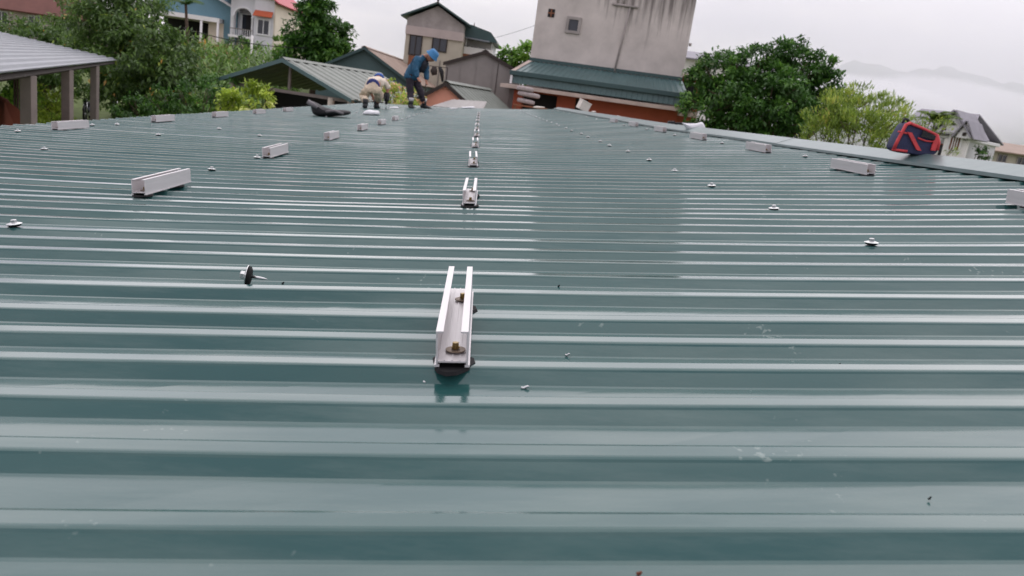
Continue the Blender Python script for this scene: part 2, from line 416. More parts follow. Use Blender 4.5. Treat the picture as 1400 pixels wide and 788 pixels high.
for u0, vs0, st in ((2.68, 5.13, 1.76), (5.1, 20.3, 3.52), (-2.86, 28.6, 1.76), (-5.25, 27, 1.76)):
    vv = vs0
    while vv < 56:
        uu = (u0+random.uniform(-.05, .05))
        blocked = (u0 == -2.86 and any(a-.1 < vv < a+1.2 for a in (6.72, 10.82, 15.17, 19.37, 23.3))) or (u0 == -7.35 and any(a-.1 < vv < a+1.2 for a in (13.77, 17.88, 21.89, 25.8, 29.7)))
        if not blocked and not (u0 == -2.86 and vv < 5): screw(uu*h, vv*h)
        vv += st*random.choice((.98, 1, 1.02))
for px, py in ((38, 305), (293, 233), (355, 216), (56, 206), (211, 187), (302, 177), (356, 186.5), (33, 180), (130, 172), (162, 171), (1200, 236), (1095, 214), (990, 198)):
    u_, v_ = on_roof(px, py, RT); screw(u_, v_, .1)

# ------------------------------------------------------------------ mounting rails
RLEN = 1.06*h; RW_ = .114*h; RH = .132*h
def rail_meshes():
    hw = RW_/2; t = .0020; lip = .026*h; web = RH*.12; foot = .006*h
    b = MB()
    y0, y1 = 0, RLEN
    def seg(x0, x1, z0, z1): b.prism([(x0, z0), (x1, z0), (x1, z1), (x0, z1)], y0, y1)
    for s in (-1, 1):
        xo, xi = s*hw, s*(hw-t)
        b.prism([(xo, .003), (xi, .003), (xi, RH-t), (s*(hw-lip), RH-t), (s*(hw-lip), RH), (xo, RH)][::s], y0, y1)
        b.prism([(s*(hw+foot), 0), (s*(hw-t*2), 0), (s*(hw-t*2), .0028), (s*(hw+foot), .0028)][::s], y0, y1)
    b.prism([(-hw+t+.0002, web), (hw-t-.0002, web), (hw-t-.0002, web+t), (-hw+t+.0002, web+t)], y0+.0006, y1-.0006)
    for x in (-.3, 0, .3):   # little grooves along the web
        b.prism([(x*hw*1.6-.0008, web+t+.0001), (x*hw*1.6+.0008, web+t+.0001), (x*hw*1.6+.0008, web+t+.0012), (x*hw*1.6-.0008, web+t+.0012)], y0+.001, y1-.001)
    ch = b.mesh('channel', 'aluminium')
    bo = MB().lathe([(.0068, .001), (.0072, .004)], 18); bo.lathe([(.0062, .0035), (.0062, .0105), (.0054, .0115)], 6)
    wa = MB().lathe([(.0125, 0), (.0125, .0014)], 20)
    pad = MB(); n = 14; k0 = []
    for j in range(n):
        t_ = math.pi*2*j/n; rr = 1+.12*math.sin(3*t_+.7)
        pad.v.append((hw*1.42*math.cos(t_)*rr, .012+.036*math.sin(t_)*rr, .0002)); 
    for j in range(n):
        t_ = math.pi*2*j/n; rr = .93+.12*math.sin(3*t_+.7)
        pad.v.append((hw*1.42*math.cos(t_)*rr, .012+.036*math.sin(t_)*rr, .0045))
    pad.f = [tuple(range(n))[::-1], tuple(range(n, 2*n))]+[(j, (j+1) % n, (j+1) % n+n, j+n) for j in range(n)]
    return ch, bo.mesh('bolt', 'brass'), wa.mesh('washer', 'brown_washer'), pad.mesh('sealing_pad', 'rubber')
ch_me, bo_me, wa_me, pad_me = rail_meshes()
def rail(u, v, label, group, full=True, yaw=0.0, pads=True):
    k = near_rib(v); top = RT+.0035
    t = thing('mounting_rail', label, 'rail', group=group)
    t.matrix_world = roof_mtx(u, v, top+.002, yaw)
    inst('channel', ch_me, t)
    if full:
        for yb in (.10, .78):
            x0 = .003 if yb < .5 else .006
            w_ = inst('washer', wa_me, t, Matrix.Translation((x0, yb*RLEN, RH*.14+.0033)) @ Matrix.Scale(1.0, 4))
            inst('bolt', bo_me, t, Matrix.Translation((x0, yb*RLEN, RH*.14+.0050)) @ Matrix.Rotation(.4+yb, 4, 'Z') @ Matrix.Scale(.74, 4))
            if pads: inst('sealing_pad', pad_me, t, Matrix.Translation((0, (yb-.10)*RLEN+.009, -.0052)))
ordn = ['nearest', 'second nearest', 'third nearest', 'fourth', 'fifth', 'sixth', 'seventh', 'eighth', 'ninth', 'tenth', 'eleventh', 'twelfth', 'thirteenth']
mid = [2.58, 6.72, 10.56, 14.5, 18.4, 22.3, 26.2, 30.1, 34.0, 37.9, 41.8]
for i, v in enumerate(mid):
    lab = 'silver aluminium mounting rail with brass bolts, nearest the camera in the middle row' if i == 0 else 'small silver mounting rail, %s from the camera in the middle row' % ordn[i]
    rail(-.085*h, v*h, lab, 'mounting rails in the middle row', yaw=random.uniform(-.012, .012))
for i, v in enumerate([6.72, 10.82, 15.17, 19.37, 23.3, 27.2]):
    rail((-2.92-.012*i)*h, v*h, 'silver mounting rail, %s of the row left of the middle row' % ordn[i], 'mounting rails in the left row', yaw=random.uniform(-.02, .02))
for i, v in enumerate([13.77, 17.88, 21.89, 25.8, 29.7]):
    rail(-7.3*h, v*h, 'pale mounting rail near the left roof edge, %s of its row' % ordn[i], 'mounting rails along the left roof edge', yaw=random.uniform(-.02, .02))
for i, v in enumerate([6.1, 9.85, 13.9, 18.0, 22.0, 26.0, 30.0]):
    rail((5.13 if i == 0 else 5.08 if i == 1 else 5.22)*h, v*h, 'silver mounting rail, %s of the row before the ridge cap on the right' % ordn[i], 'mounting rails in the right row', yaw=random.uniform(-.02, .02))

# ------------------------------------------------------------------ vegetation
def leaf_mesh(name, m, P, D, Nn, size, tint, fold=.0, aspect=.42):
    n = len(P); D = D/np.linalg.norm(D, axis=1, keepdims=True)
    W = np.cross(D, Nn); W /= np.linalg.norm(W, axis=1, keepdims=True)+1e-9
    Nn = np.cross(W, D)
    s = size[:, None]
    a = P; b = P+D*s*.45+W*s*aspect*.5+Nn*s*.06; c = P+D*s-Nn*s*.12; d = P+D*s*.45-W*s*aspect*.5+Nn*s*.06
    vs = np.stack([a, b, c, d], 1).reshape(-1, 3).astype(np.float32)
    me = bpy.data.meshes.new(name); me.vertices.add(4*n); me.vertices.foreach_set('co', vs.ravel())
    me.loops.add(4*n); me.loops.foreach_set('vertex_index', np.arange(4*n, dtype=np.int32))
    me.polygons.add(n); me.polygons.foreach_set('loop_start', np.arange(0, 4*n, 4, dtype=np.int32))
    me.update(calc_edges=True)
    at = me.attributes.new('tint', 'FLOAT', 'FACE'); at.data.foreach_set('value', tint.astype(np.float32))
    me.materials.append(M[m]); return me
def unit(n):
    v = rng.normal(size=(n, 3)); return v/np.linalg.norm(v, axis=1, keepdims=True)
def crown_pts(blobs, n, clump=.34, per=42, flat=.85):
    """points gathered in clumps through the outer part of the blobs"""
    vol = np.array([b[3]**2.3 for b in blobs]); vol = vol/vol.sum(); P = []; Cn = []
    T = []
    for (x, y, z, r), w_ in zip(blobs, vol):
        nc = max(3, int(n*w_/per))
        u_ = unit(nc); rad = r*(.45+.55*rng.random(nc)**.45)
        c = np.array([x, y, z])+u_*rad[:, None]*np.array([1, 1, flat])
        for q in range(nc):
            k_ = int(per*rng.uniform(.5, 1.5)); cr_ = clump*rng.uniform(.6, 1.35)
            g = unit(k_)*(rng.random(k_)**.5)[:, None]*cr_*np.array([1, 1, .62])
            P.append(c[q]+g); Cn.append(np.repeat(u_[q][None], k_, 0)); T.append(np.clip(rng.normal(.45, .16)+rng.normal(0, .16, k_), 0, 1))
    return np.concatenate(P), np.concatenate(Cn), np.concatenate(T)
def tree(name, label, cat, base, blobs, n, m, leaf=.16, clump=.34, group=None, trunk_r=.16, droop=.25, aspect=.42, per=42, flowers=0.0):
    bx, by, bz = base
    t = thing(name, label, cat, base, 0, group)
    B = [(x-bx, y-by, z-bz, r) for x, y, z, r in blobs]
    cen = Vector(np.mean([b[:3] for b in B], axis=0)); 
    tb = MB(); fork = Vector((cen.x*.35, cen.y*.35, cen.z*.42)) if cen.z > 1.2 else Vector((0, 0, .12))
    tb.tube([(0, 0, -.3), (fork.x*.4, fork.y*.4, fork.z*.5), fork], [trunk_r*1.25, trunk_r, trunk_r*.82], 9)
    tb.build('trunk', 'bark', t, True)
    br = MB()
    for b in B:
        e = Vector(b[:3]); mid_ = fork.lerp(e, .55)+Vector((random.uniform(-.2, .2), random.uniform(-.2, .2), -.05))*b[3]*.5
        br.tube([fork, mid_, e], [trunk_r*.6, trunk_r*.38, trunk_r*.16], 6)
        for q in range(4):
            d = Vector(unit(1)[0]); d.z = abs(d.z)*.6+.1
            br.tube([mid_.lerp(e, random.uniform(.3, 1)), e+d*b[3]*.75], [trunk_r*.16, .012], 5)
    br.build('branches', 'bark', t, True)
    P, Cn, T = crown_pts(B, n, clump, per)
    k_ = len(P); up = np.array([0, 0, 1.0])
    D = Cn*.55+unit(k_)*.8-up*droop; Nn = up*1.5+Cn*.5+unit(k_)*.55
    if flowers: T = np.where(rng.random(k_) < flowers, 1.0, T*.8)
    me = leaf_mesh('crown', m, P, D, Nn, leaf*rng.uniform(.65, 1.35, k_), T, aspect=aspect)
    o = link(bpy.data.objects.new('crown', me)); o.parent = t
    return t
def PB(x, y, Y, r): p = pix(x, y, Y); return (p.x, p.y, p.z, r)
def basept(x, Y, y=120): p = pix(x, y, Y); return (p.x, p.y, gz(p.x, p.y))

tree('mango_tree', 'large dark mango tree with yellowish new shoots above left edge of roof', 'tree', basept(205, 29),
     [PB(140, 30, 30, 1.6), PB(188, 36, 29, 1.35), PB(225, 72, 29, 1.15), PB(200, 85, 28, 1.7), PB(165, 70, 30, 1.5), PB(215, 118, 27.5, 1.35), PB(180, 128, 28, 1.2), PB(245, 108, 28.5, .9), PB(178, 0, 30, 1.2), PB(140, 2, 30.5, .9)],
     30000, 'leaf_mango', .19, .38, trunk_r=.24, droop=.45, aspect=.34)
tree('broad_tree', 'shadowy broad tree behind the grey shed roof in far left corner', 'tree', basept(60, 36),
     [PB(25, 62, 36, 1.3), PB(60, 58, 37, 1.2), PB(40, 85, 35, 1.4), PB(95, 62, 36, 1.2), PB(110, 95, 34, 1.4), PB(-10, 70, 35, 1.4)], 15000, 'leaf_mango', .2, .42, trunk_r=.22, aspect=.36)
tree('leafy_tree', 'bright green leafy tree against the sky between villa and tall house', 'tree', basept(428, 44),
     [PB(434, 20, 44, 1.05), PB(424, 45, 44, 1.15), PB(448, 50, 44, 1.25), PB(416, 76, 43.5, 1.15), PB(442, 82, 43.5, 1.3), PB(464, 74, 44, .8), PB(432, 2, 44, .6), PB(398, 92, 43, .7)],
     15000, 'leaf_dark', .26, .40, trunk_r=.2, aspect=.5)
tree('round_tree', 'big round dark green tree right of the stained concrete house', 'tree', basept(1050, 27),
     [PB(1075, 95, 27, 1.05), PB(1028, 102, 27, 1.1), PB(1105, 108, 27, 1.05), PB(985, 105, 27.5, 1.05), PB(1000, 140, 26.5, 1.25), PB(1050, 140, 26, 1.4), PB(1095, 145, 26.5, 1.15), PB(970, 150, 26.5, .95), PB(1120, 130, 27, .8), PB(1010, 168, 26, 1.0), PB(1060, 172, 25.5, 1.1), PB(962, 115, 28, .7), PB(1082, 72, 27, .55), PB(1048, 76, 27, .5), PB(1118, 92, 27, .5), PB(1138, 122, 27, .32), PB(1140, 150, 26, .6), PB(1158, 142, 26, .4), PB(1000, 88, 27.5, .45), PB(955, 96, 28, .35)],
     30000, 'leaf_dark', .16, .27, trunk_r=.22, aspect=.46)
tree('feathery_tree', 'light yellow-green feathery tree between round tree and striped bag', 'tree', basept(1185, 22),
     [PB(1165, 150, 22, .75), PB(1195, 160, 21.5, .8), PB(1135, 165, 22, .7), PB(1215, 165, 22, .6), PB(1170, 180, 21, .75), PB(1125, 185, 21.5, .6), PB(1210, 185, 21, .6), PB(1150, 138, 22.5, .45)],
     9500, 'leaf_olive', .15, .22, trunk_r=.07, aspect=.2, per=26, droop=-.7)
tree('far_tree', 'small bright tree peeking between grey shed and concrete house', 'tree', basept(712, 40),
     [PB(700, 80, 40, .7), PB(718, 74, 40, .75), PB(708, 92, 40, .8), PB(722, 95, 40, .8)], 2600, 'leaf_mid', .26, .3, trunk_r=.12, aspect=.5)
tree('pale_bush', 'pale yellow-green bush in front of the open green shed', 'bush', basept(352, 22),
     [PB(335, 142, 22, .42), PB(352, 135, 22, .45), PB(318, 140, 22.3, .4), PB(362, 122, 22, .3), PB(300, 146, 22.3, .35)], 1600, 'leaf_yellow', .13, .2, trunk_r=.04, aspect=.5)
tree('flowering_bush', 'flowering bush between the two workers', 'bush', basept(545, 23),
     [PB(538, 132, 23, .42), PB(552, 126, 23, .45), PB(530, 122, 23.5, .35), PB(562, 138, 23, .4), PB(545, 145, 22.5, .4)], 1700, 'leaf_flower', .11, .2, trunk_r=.04, aspect=.4, flowers=.16)
tree('hedge_bush', 'dark bushy shrub under the mango tree by the roof edge', 'bush', basept(255, 25),
     [PB(215, 142, 25, .6), PB(255, 138, 25, .7), PB(285, 132, 25.5, .65), PB(180, 150, 24.5, .5), PB(300, 120, 27, .6)], 3800, 'leaf_dark', .13, .25, trunk_r=.06)
tree('garden_bush', 'clipped round bush in front of the white arched house', 'bush', basept(338, 55),
     [PB(325, 62, 55, .8), PB(345, 66, 55, .8), PB(362, 72, 55, .6)], 1800, 'leaf_dark', .16, .25, trunk_r=.06)
tree('slim_tree', 'slim young tree beside beige side wall of arched house', 'tree', basept(387, 50),
     [PB(385, 62, 50, .7), PB(390, 78, 50, .7), PB(383, 90, 50, .6)], 1500, 'leaf_mid', .2, .25, trunk_r=.06)
tree('yellow_shrub', 'yellow-green shrub seen between posts of the grey shed', 'bush', basept(70, 24),
     [PB(65, 140, 24, .5), PB(78, 132, 24, .45), PB(70, 150, 23.5, .5), PB(60, 152, 23.5, .45)], 1900, 'leaf_yellow', .12, .2, trunk_r=.04)
tree('corner_shrub', 'dark shrub at the left picture edge under the grey shed', 'bush', basept(15, 20),
     [PB(12, 128, 20, .5), PB(22, 140, 20, .45), PB(5, 145, 20, .4), PB(28, 122, 20.5, .4)], 1700, 'leaf_mid', .12, .2, trunk_r=.04)
tree('villa_shrub', 'dark shrub before the low brown-roofed house at far right', 'bush', basept(1345, 44),
     [PB(1342, 208, 44, .35), PB(1350, 212, 44, .3), PB(1338, 202, 44, .25)], 700, 'leaf_dark', .13, .2, trunk_r=.04)

def frond_plant(name, label, cat, base, crown, n, length, rise, m, trunk_r=.06, wide=.5, group=None):
    base = Vector(base); crown = Vector(crown); t = thing(name, label, cat, base)
    top = crown-base
    MB().tube([(0, 0, -.2), top*.5+Vector((.04, 0, 0)), top], [trunk_r*1.2, trunk_r, trunk_r*.8], 8).build('trunk', 'bark', t, True)
    for i in range(n):
        az = 2*math.pi*i/n+random.uniform(-.3, .3); Lg = length*random.uniform(.8, 1.15); el = rise*random.uniform(.5, 1.3)
        pts = [top+Vector((math.cos(az), math.sin(az), 0))*Lg*q*math.cos(el*(1-q*.4))+Vector((0, 0, Lg*(q*math.sin(el)-q*q*.62))) for q in np.linspace(0, 1, 9)]
        b = MB(); b.tube(pts, [.014-.0012*q for q in range(9)], 5)
        side = Vector((-math.sin(az), math.cos(az), 0))
        for q in range(1, 9):
            for w_ in np.linspace(0, 1, 4)[:-1]:
                p = pts[q-1].lerp(pts[q], w_); d = (pts[q]-pts[q-1]).normalized(); ln = wide*math.sin(math.pi*min(1, (q+w_)/9.2)**.7)*.5+.04
                for s_ in (-1, 1):
                    e = p+(side*s_*.8+d*.6).normalized()*ln+Vector((0, 0, -ln*.35)); k_ = d*.022
                    b.add([p-k_, p+k_, e], [(0, 1, 2)])
        b.build('frond', m, t)
frond_plant('palm_tree', 'slender palm in front of the blue house, its crown at picture top', 'palm', basept(256, 50), pix(254, 6, 50), 11, 1.5, .9, 'leaf_mid', .1, .8)
frond_plant('arching_palm', 'arching palm fronds in front of the white villa roof', 'palm', basept(1283, 24), pix(1278, 168, 24), 20, .9, 1.2, 'leaf_olive', .03, .34)
tree('loose_shrub', 'loose light shrub in front of the white villa beside the bag', 'bush', basept(1262, 23),
     [PB(1248, 172, 23, .35), PB(1268, 170, 23, .32), PB(1290, 172, 23.3, .25), PB(1235, 165, 23, .3), PB(1300, 205, 23.5, .2)], 900, 'leaf_olive', .13, .2, trunk_r=.03, aspect=.22, per=22, droop=-.3)

# maize growing on the slope
def corn():
    P = []; D = []; Nn = []; sz = []; T = []
    b = MB()
    for i in range(900):
        px = random.uniform(235, 410); Y = random.uniform(36, 55); p = pix(px, 90, Y); z = gz(p.x, p.y); Ht = random.uniform(1.3, 1.9)
        for j in range(9):
            az = random.uniform(0, 6.28); hh = z+Ht*(.25+.75*j/9)
            P.append((p.x, p.y, hh)); D.append((math.cos(az), math.sin(az), random.uniform(.1, 1.0))); Nn.append((-.3*math.cos(az), -.3*math.sin(az), 1)); sz.append(random.uniform(.45, .8)); T.append(random.uniform(.0, .62))
        for j in range(random.choice((0, 0, 1))):
            P.append((p.x, p.y, z+Ht)); D.append((random.uniform(-.5, .5), random.uniform(-.5, .5), 1)); Nn.append((1, .2, 0)); sz.append(.4); T.append(1.0)
    me = leaf_mesh('maize', 'leaf_corn', np.array(P), np.array(D), np.array(Nn), np.array(sz), np.array(T), aspect=.16)
    o = link(bpy.data.objects.new('maize_field', me)); o['kind'] = 'stuff'; o['label'] = 'green maize with brown tassels growing on the slope below houses'; o['category'] = 'maize'
corn()
def weeds():
    n = 9000; P = []; 
    for i in range(n):
        px = random.choice((random.uniform(-20, 88), random.uniform(165, 420))); Y = random.uniform(20, 38); p = pix(px, 120, Y); P.append((p.x, p.y, gz(p.x, p.y)))
    P = np.array(P); D = unit(n)*.5+np.array([0, 0, 1.0]); 
    me = leaf_mesh('weeds', 'leaf_mid', P, D, unit(n), rng.uniform(.3, .8, n), rng.random(n), aspect=.2)
    o = link(bpy.data.objects.new('weeds', me)); o['kind'] = 'stuff'; o['label'] = 'tall green weeds covering the ground left of the roof'; o['category'] = 'weeds'
weeds()

# ------------------------------------------------------------------ buildings
def window(parent, c, w_, hh, y, frame_m='white_paint', bars=1, depth=.06, glass='window_glass', name='window', t=.06):
    """a framed window on a wall facing -y at depth y"""
    x, z = c; b = MB()
    b.span((x-w_/2-t, y-depth, z-hh/2-t), (x-w_/2, y+.02, z+hh/2+t)); b.span((x+w_/2, y-depth, z-hh/2-t), (x+w_/2+t, y+.02, z+hh/2+t))
    b.span((x-w_/2, y-depth, z+hh/2), (x+w_/2, y+.02, z+hh/2+t)); b.span((x-w_/2, y-depth, z-hh/2-t), (x+w_/2, y+.02, z-hh/2))
    o = b.build(name, frame_m, parent)
    for i in range(bars+1):
        x0 = x-w_/2+w_*i/(bars+1); x1 = x-w_/2+w_*(i+1)/(bars+1)
        MB().span((x0+.004, y-.012, z-hh/2+.002), (x1-.004, y-.004, z+hh/2-.002)).build('pane', glass, o)
    if bars:
        b = MB()
        for i in range(1, bars+1):
            xx = x-w_/2+w_*i/(bars+1); b.span((xx-.025, y-depth*.9, z-hh/2), (xx+.025, y-.001, z+hh/2))
        b.build('mullion', frame_m, o)
    return o
def face_rot(a, b):     # rotation so that local +x runs from a to b
    return math.atan2(b.y-a.y, b.x-a.x)
def ribbed(q0, q1, q2, q3, nrib, m, parent, name='roof_slope', th=.03, amp=.035):
    """sheet q0->q1 along the eave, q3->q2 along the ridge, ribs run from eave to ridge"""
    q0, q1, q2, q3 = map(Vector, (q0, q1, q2, q3)); n = (q1-q0).cross(q3-q0).normalized()
    if n.z < 0: n = -n
    b = MB(); k_ = []
    for i in range(nrib):
        for f_, hh in ((0, 0), (.3, 0), (.42, amp), (.72, amp), (.84, 0)):
            k_.append(((i+f_)/nrib, hh))
    k_.append((1, 0)); N_ = len(k_)
    for f_, hh in k_: b.v.append(tuple(q0.lerp(q1, f_)+n*hh))
    for f_, hh in k_: b.v.append(tuple(q3.lerp(q2, f_)+n*hh))
    for i in range(N_-1): b.f.append((i, i+1, N_+i+1, N_+i))
    o = b.build(name, m, parent); s_ = o.modifiers.new('thickness', 'SOLIDIFY'); s_.thickness = th; s_.offset = -1
    return o
def gabled(name, label, cat, a, b, peak_z, length, wall_m, roof_m, ov=.25, nrib=14, trim=None, base_z=None, skew=0, roof2=None, open_front=False):
    """a, b: front eave corners (world); the ridge runs back from the middle"""
    a = Vector(a); b = Vector(b); ze = (a.z+b.z)/2; mid_ = (a+b)/2; W = (Vector((b.x, b.y, 0))-Vector((a.x, a.y, 0))).length
    gzv = gz(mid_.x, mid_.y)-.2 if base_z is None else base_z
    t = thing(name, label, cat, (mid_.x, mid_.y, gzv), face_rot(a, b)); e = ze-gzv; p = peak_z-gzv; hw = W/2
    sk = skew*length
    if not open_front:
        k0 = MB(); inset = ov*.9; ee = e+(p-e)*inset/hw-.06
        prof = [(-hw+inset, 0), (hw-inset, 0), (hw-inset, ee), (0, p-.07), (-hw+inset, ee)]
        vs = [(x, .0, z) for x, z in prof]+[(x+sk, length, z) for x, z in prof]; n = 5
        k0.add(vs, [tuple(range(n)), tuple(range(2*n-1, n-1, -1))]+[(i, i+n, (i+1) % n+n, (i+1) % n) for i in range(n)])
        k0.build('wall', wall_m, t)
    f0 = -ov
    ribbed((hw, f0, e), (hw+sk, length, e), (sk, length, p), (0, f0, p), nrib, roof_m, t)
    ribbed((-hw+sk, length, e), (-hw, f0, e), (0, f0, p), (sk, length, p), nrib, roof2 or roof_m, t)
    cp = MB(); cp.slab([(-.14, f0-.02, p+.0), (sk-.14, length+.02, p+.0), (sk, length+.02, p+.075), (0, f0-.02, p+.075)][::-1], .012)
    cp.slab([(.14, f0-.02, p+.0), (sk+.14, length+.02, p+.0), (sk, length+.02, p+.075), (0, f0-.02, p+.075)], .012)
    cp.build('ridge_cap', roof_m, t)
    if trim:
        for s_ in (-1, 1):
            bt = MB(); d = Vector((0, 0, -.13))
            A = Vector((s_*hw, f0-.02, e+.03)); B = Vector((0, f0-.02, p+.03)); th = Vector((0, .035, 0))
            bt.add([A, B, B+d, A+d, A+th, B+th, B+d+th, A+d+th], [(0, 1, 2, 3), (7, 6, 5, 4), (0, 4, 5, 1), (1, 5, 6, 2), (2, 6, 7, 3), (3, 7, 4, 0)])
            bt.build('barge_board', trim, t)
    return t, hw, e, p

def equal_z(xa, ya, Ya, xb, yb):   # the second corner lies at the height of the first: find its distance
    a = pix(xa, ya, Ya); d = C2W @ ray(xb, yb); s_ = (a.z-CAM.z)/d.z
    return a, CAM+d*s_

# grey shed at the far left
c_far = pix(160, 82, 26); d_ = C2W @ ray(-40, 102); near_pt = CAM+d_*((c_far.z-CAM.z)/d_.z)
dirv = (near_pt-c_far); dirv.z = 0; Ls = dirv.length; dirv.normalize(); perp = Vector((dirv.y, -dirv.x, 0))
if perp.x > 0: perp = -perp
up_pt = c_far+perp*7; up_pt.z = c_far.z+.75
shed = thing('grey_shed', 'open shed with grey ribbed metal roof on plaster posts, far left', 'shed', (c_far.x, c_far.y, gz(c_far.x, c_far.y)))
off = Vector(shed.location)
up_near = up_pt+dirv*(Ls+2); nr = c_far+dirv*(Ls+2)
ribbed(c_far-off, up_pt-off, up_near-off, nr-off, 30, 'grey_roof', shed, 'roof_sheet', .02, .035)
MB().tube([c_far-off+perp*.1+Vector((0, 0, -.10)), nr-off+perp*.1+Vector((0, 0, -.10))], .05, 4).build('eave_beam', 'dark_wood', shed)
for px in (52, 102, 137):
    A = C2W @ ray(px, 100); # crossing of the eave line with the vertical plane of this pixel column
    nx_, ny_ = A.y, -A.x
    s_ = (nx_*(CAM.x-c_far.x)+ny_*(CAM.y-c_far.y))/(nx_*dirv.x+ny_*dirv.y)
    p = c_far+dirv*s_-off+perp*.12
    ww = .16
    MB().span((p.x-ww/2, p.y-ww/2, -.3), (p.x+ww/2, p.y+ww/2, c_far.z-off.z-.12)).build('post', 'post_plaster', shed, bevel=.01)
    p2 = p+perp*6.6
    MB().span((p2.x-ww/2, p2.y-ww/2, -.3), (p2.x+ww/2, p2.y+ww/2, c_far.z-off.z+.5)).build('post', 'post_plaster', shed, bevel=.01)
    MB().tube([p+Vector((0, 0, c_far.z-off.z-p.z-.08)), p2+Vector((0, 0, c_far.z-off.z-p2.z+.58))], .04, 4).build('rafter', 'dark_wood', shed)
for q in (.3, .6, .9):
    MB().tube([c_far-off+perp*7*q+Vector((0, 0, .75*q-.07)), nr-off+perp*7*q+Vector((0, 0, .75*q-.07))], .03, 4).build('purlin', 'dark_wood', shed)

# open green shed
a = pix(306, 106, 27.5); b = pix(489, 141, 25); a.z = b.z = (a.z+b.z)/2
t, hw, e, p = gabled('open_shed', 'low open-fronted shed with green-trimmed grey roof beyond the roof edge', 'shed', a, b, pix(392, 82, (a.y+b.y)/2).z, 5.2, 'dark_wood', 'shed_roof', .35, 12, 'green_tin', open_front=True, skew=0)
MB().span((-hw+.4, 1.6, 0), (hw-.4, 1.7, e-.1)).build('shade_sheet', 'void_shade', t)  # black sheet painted as the shade inside the open shed
MB().span((-hw+.3, .0, e-.12), (hw-.3, .1, e-.02)).build('tie_beam', 'post_plaster', t)
MB().tube([(0, .05, e), (0, .05, p-.1)], .05, 6).build('king_post', 'post_plaster', t)
for x in (-hw+.35, .62*hw, hw-.3):
    MB().tube([(x, .05, 0), (x, .05, e-.05)], .11, 10).build('post', 'beige_wall', t, True)
# dark green gable house
yg = 36
a = pix(425, 96, yg); b = pix(566, 116, yg); zz = (a.z+b.z)/2; a.z = b.z = zz
gabled('green_gable_house', 'house with dark green gable wall and brown ribbed roof behind the open shed', 'house', a, b, pix(497, 65, yg).z, 12, 'green_wall', 'brown_roof', .3, 20, 'dark_green_tin', skew=.05)
# grey tin shed
a, b = equal_z(606, 87, 31, 716, 100)
b = pix(716, 101, 31); a.z = b.z = (a.z+b.z)/2
t, hw, e, p = gabled('tin_shed', 'grey sheet-metal gabled shed left of the concrete house', 'shed', a, b, pix(667, 71, 31).z, 6, 'grey_tin', 'grey_tin', .12, 10, 'dark_wood', base_z=-3.8)
for x in (-.9, -.3, .35, .55, 1.1):
    MB().span((x-.012, -.022, 0), (x+.012, .004, e+(p-e)*(1-abs(x)/hw)-.15)).build('wall_seam', 'dark_wood' if x == .55 else 'grey_tin', t)
# salmon gable house
yg = 24.5
a = pix(560, 140, yg); b = pix(652, 152, yg); a.z = b.z = (a.z+b.z)/2
gabled('salmon_house', 'low salmon-walled gable house just beyond the roof end', 'house', a, b, pix(608, 113, yg).z, 5, 'salmon_wall', 'shed_roof', .14, 12, 'dark_wood', skew=.28, roof2='brown_roof')
# lean-to strip between
b_ = MB(); p0 = pix(590, 145, 22); p1 = pix(660, 151, 22)
tl = thing('grey_lean_to', 'flat grey lean-to roof at the foot of the salmon house', 'lean-to', ((p0.x+p1.x)/2, 22, gz(0, 22)))
o_ = Vector(tl.location)
ribbed(p0-o_, p1-o_, p1-o_+Vector((.1, 1.6, .24)), p0-o_+Vector((.5, 1.6, .24)), 8, 'grey_tin', tl, 'roof_sheet', .02, .006)
MB().span((p0.x-o_.x+.1, .1, 0), (p1.x-o_.x-.1, 1.5, p0.z-o_.z-.03)).build('wall', 'grey_tin', tl)

# tall narrow house
yg = 46
a = pix(549, 102, yg); bR = pix(627, 102, yg)
th = thing('tall_house', 'tall narrow house with grey gable, dark windows and rear balcony', 'house', ((a.x+bR.x)/2, yg, gz(0, yg)), R(-4)); o_ = Vector(th.location)
hw = (bR.x-a.x)/2; zt = lambda y, x=595: pix(x, y, yg).z-o_.z
zE = zt(30); zP = zt(8); zB = zt(40); zB2 = zt(52)
MB().span((-hw, 0, 0), (hw, 7, zB2)).build('wall', 'cream_wall', th)
MB().prism([(-hw, zB+.003), (hw, zB+.003), (hw, zE), (.05, zP), (-hw, zE)], .0, 7).build('gable_wall', 'gable_grey', th)
MB().span((-hw-.02, -.12, zB2+.003), (hw+.02, 7, zB)).build('concrete_band', 'pink_grey', th)
for s_ in (-1, 1):
    q = [(.05, -.35, zP+.1), (.05, 7.3, zP+.1), (s_*(hw+.3), 7.3, zE+.02), (s_*(hw+.3), -.35, zE+.02)]
    MB().slab(q[::s_], .09).build('roof_slope', 'dark_green_tin', th)
MB().lathe([(.09, 0), (.05, .12), (.07, .2), (.01, .5)], 8, (.05, -.3, zP+.1)).build('finial', 'dark_wood', th)
window(th, (-hw*.62, zt(66)), .62, 1.0, 0, 'dark_wood', 1)
MB().span((-hw*.62-.33, -.04, zt(66)-1.15), (-hw*.62+.33, .02, zt(66)-.58)).build('timber_panel', 'rust_wood', th)
window(th, (.22*hw, zt(60)), .75, .72, 0, 'dark_wood', 1)
MB().tube([(.3*hw, -.04, 0), (.3*hw, -.04, zB2-1.2)], .03, 6).build('drain_pipe', 'grey_tin', th)
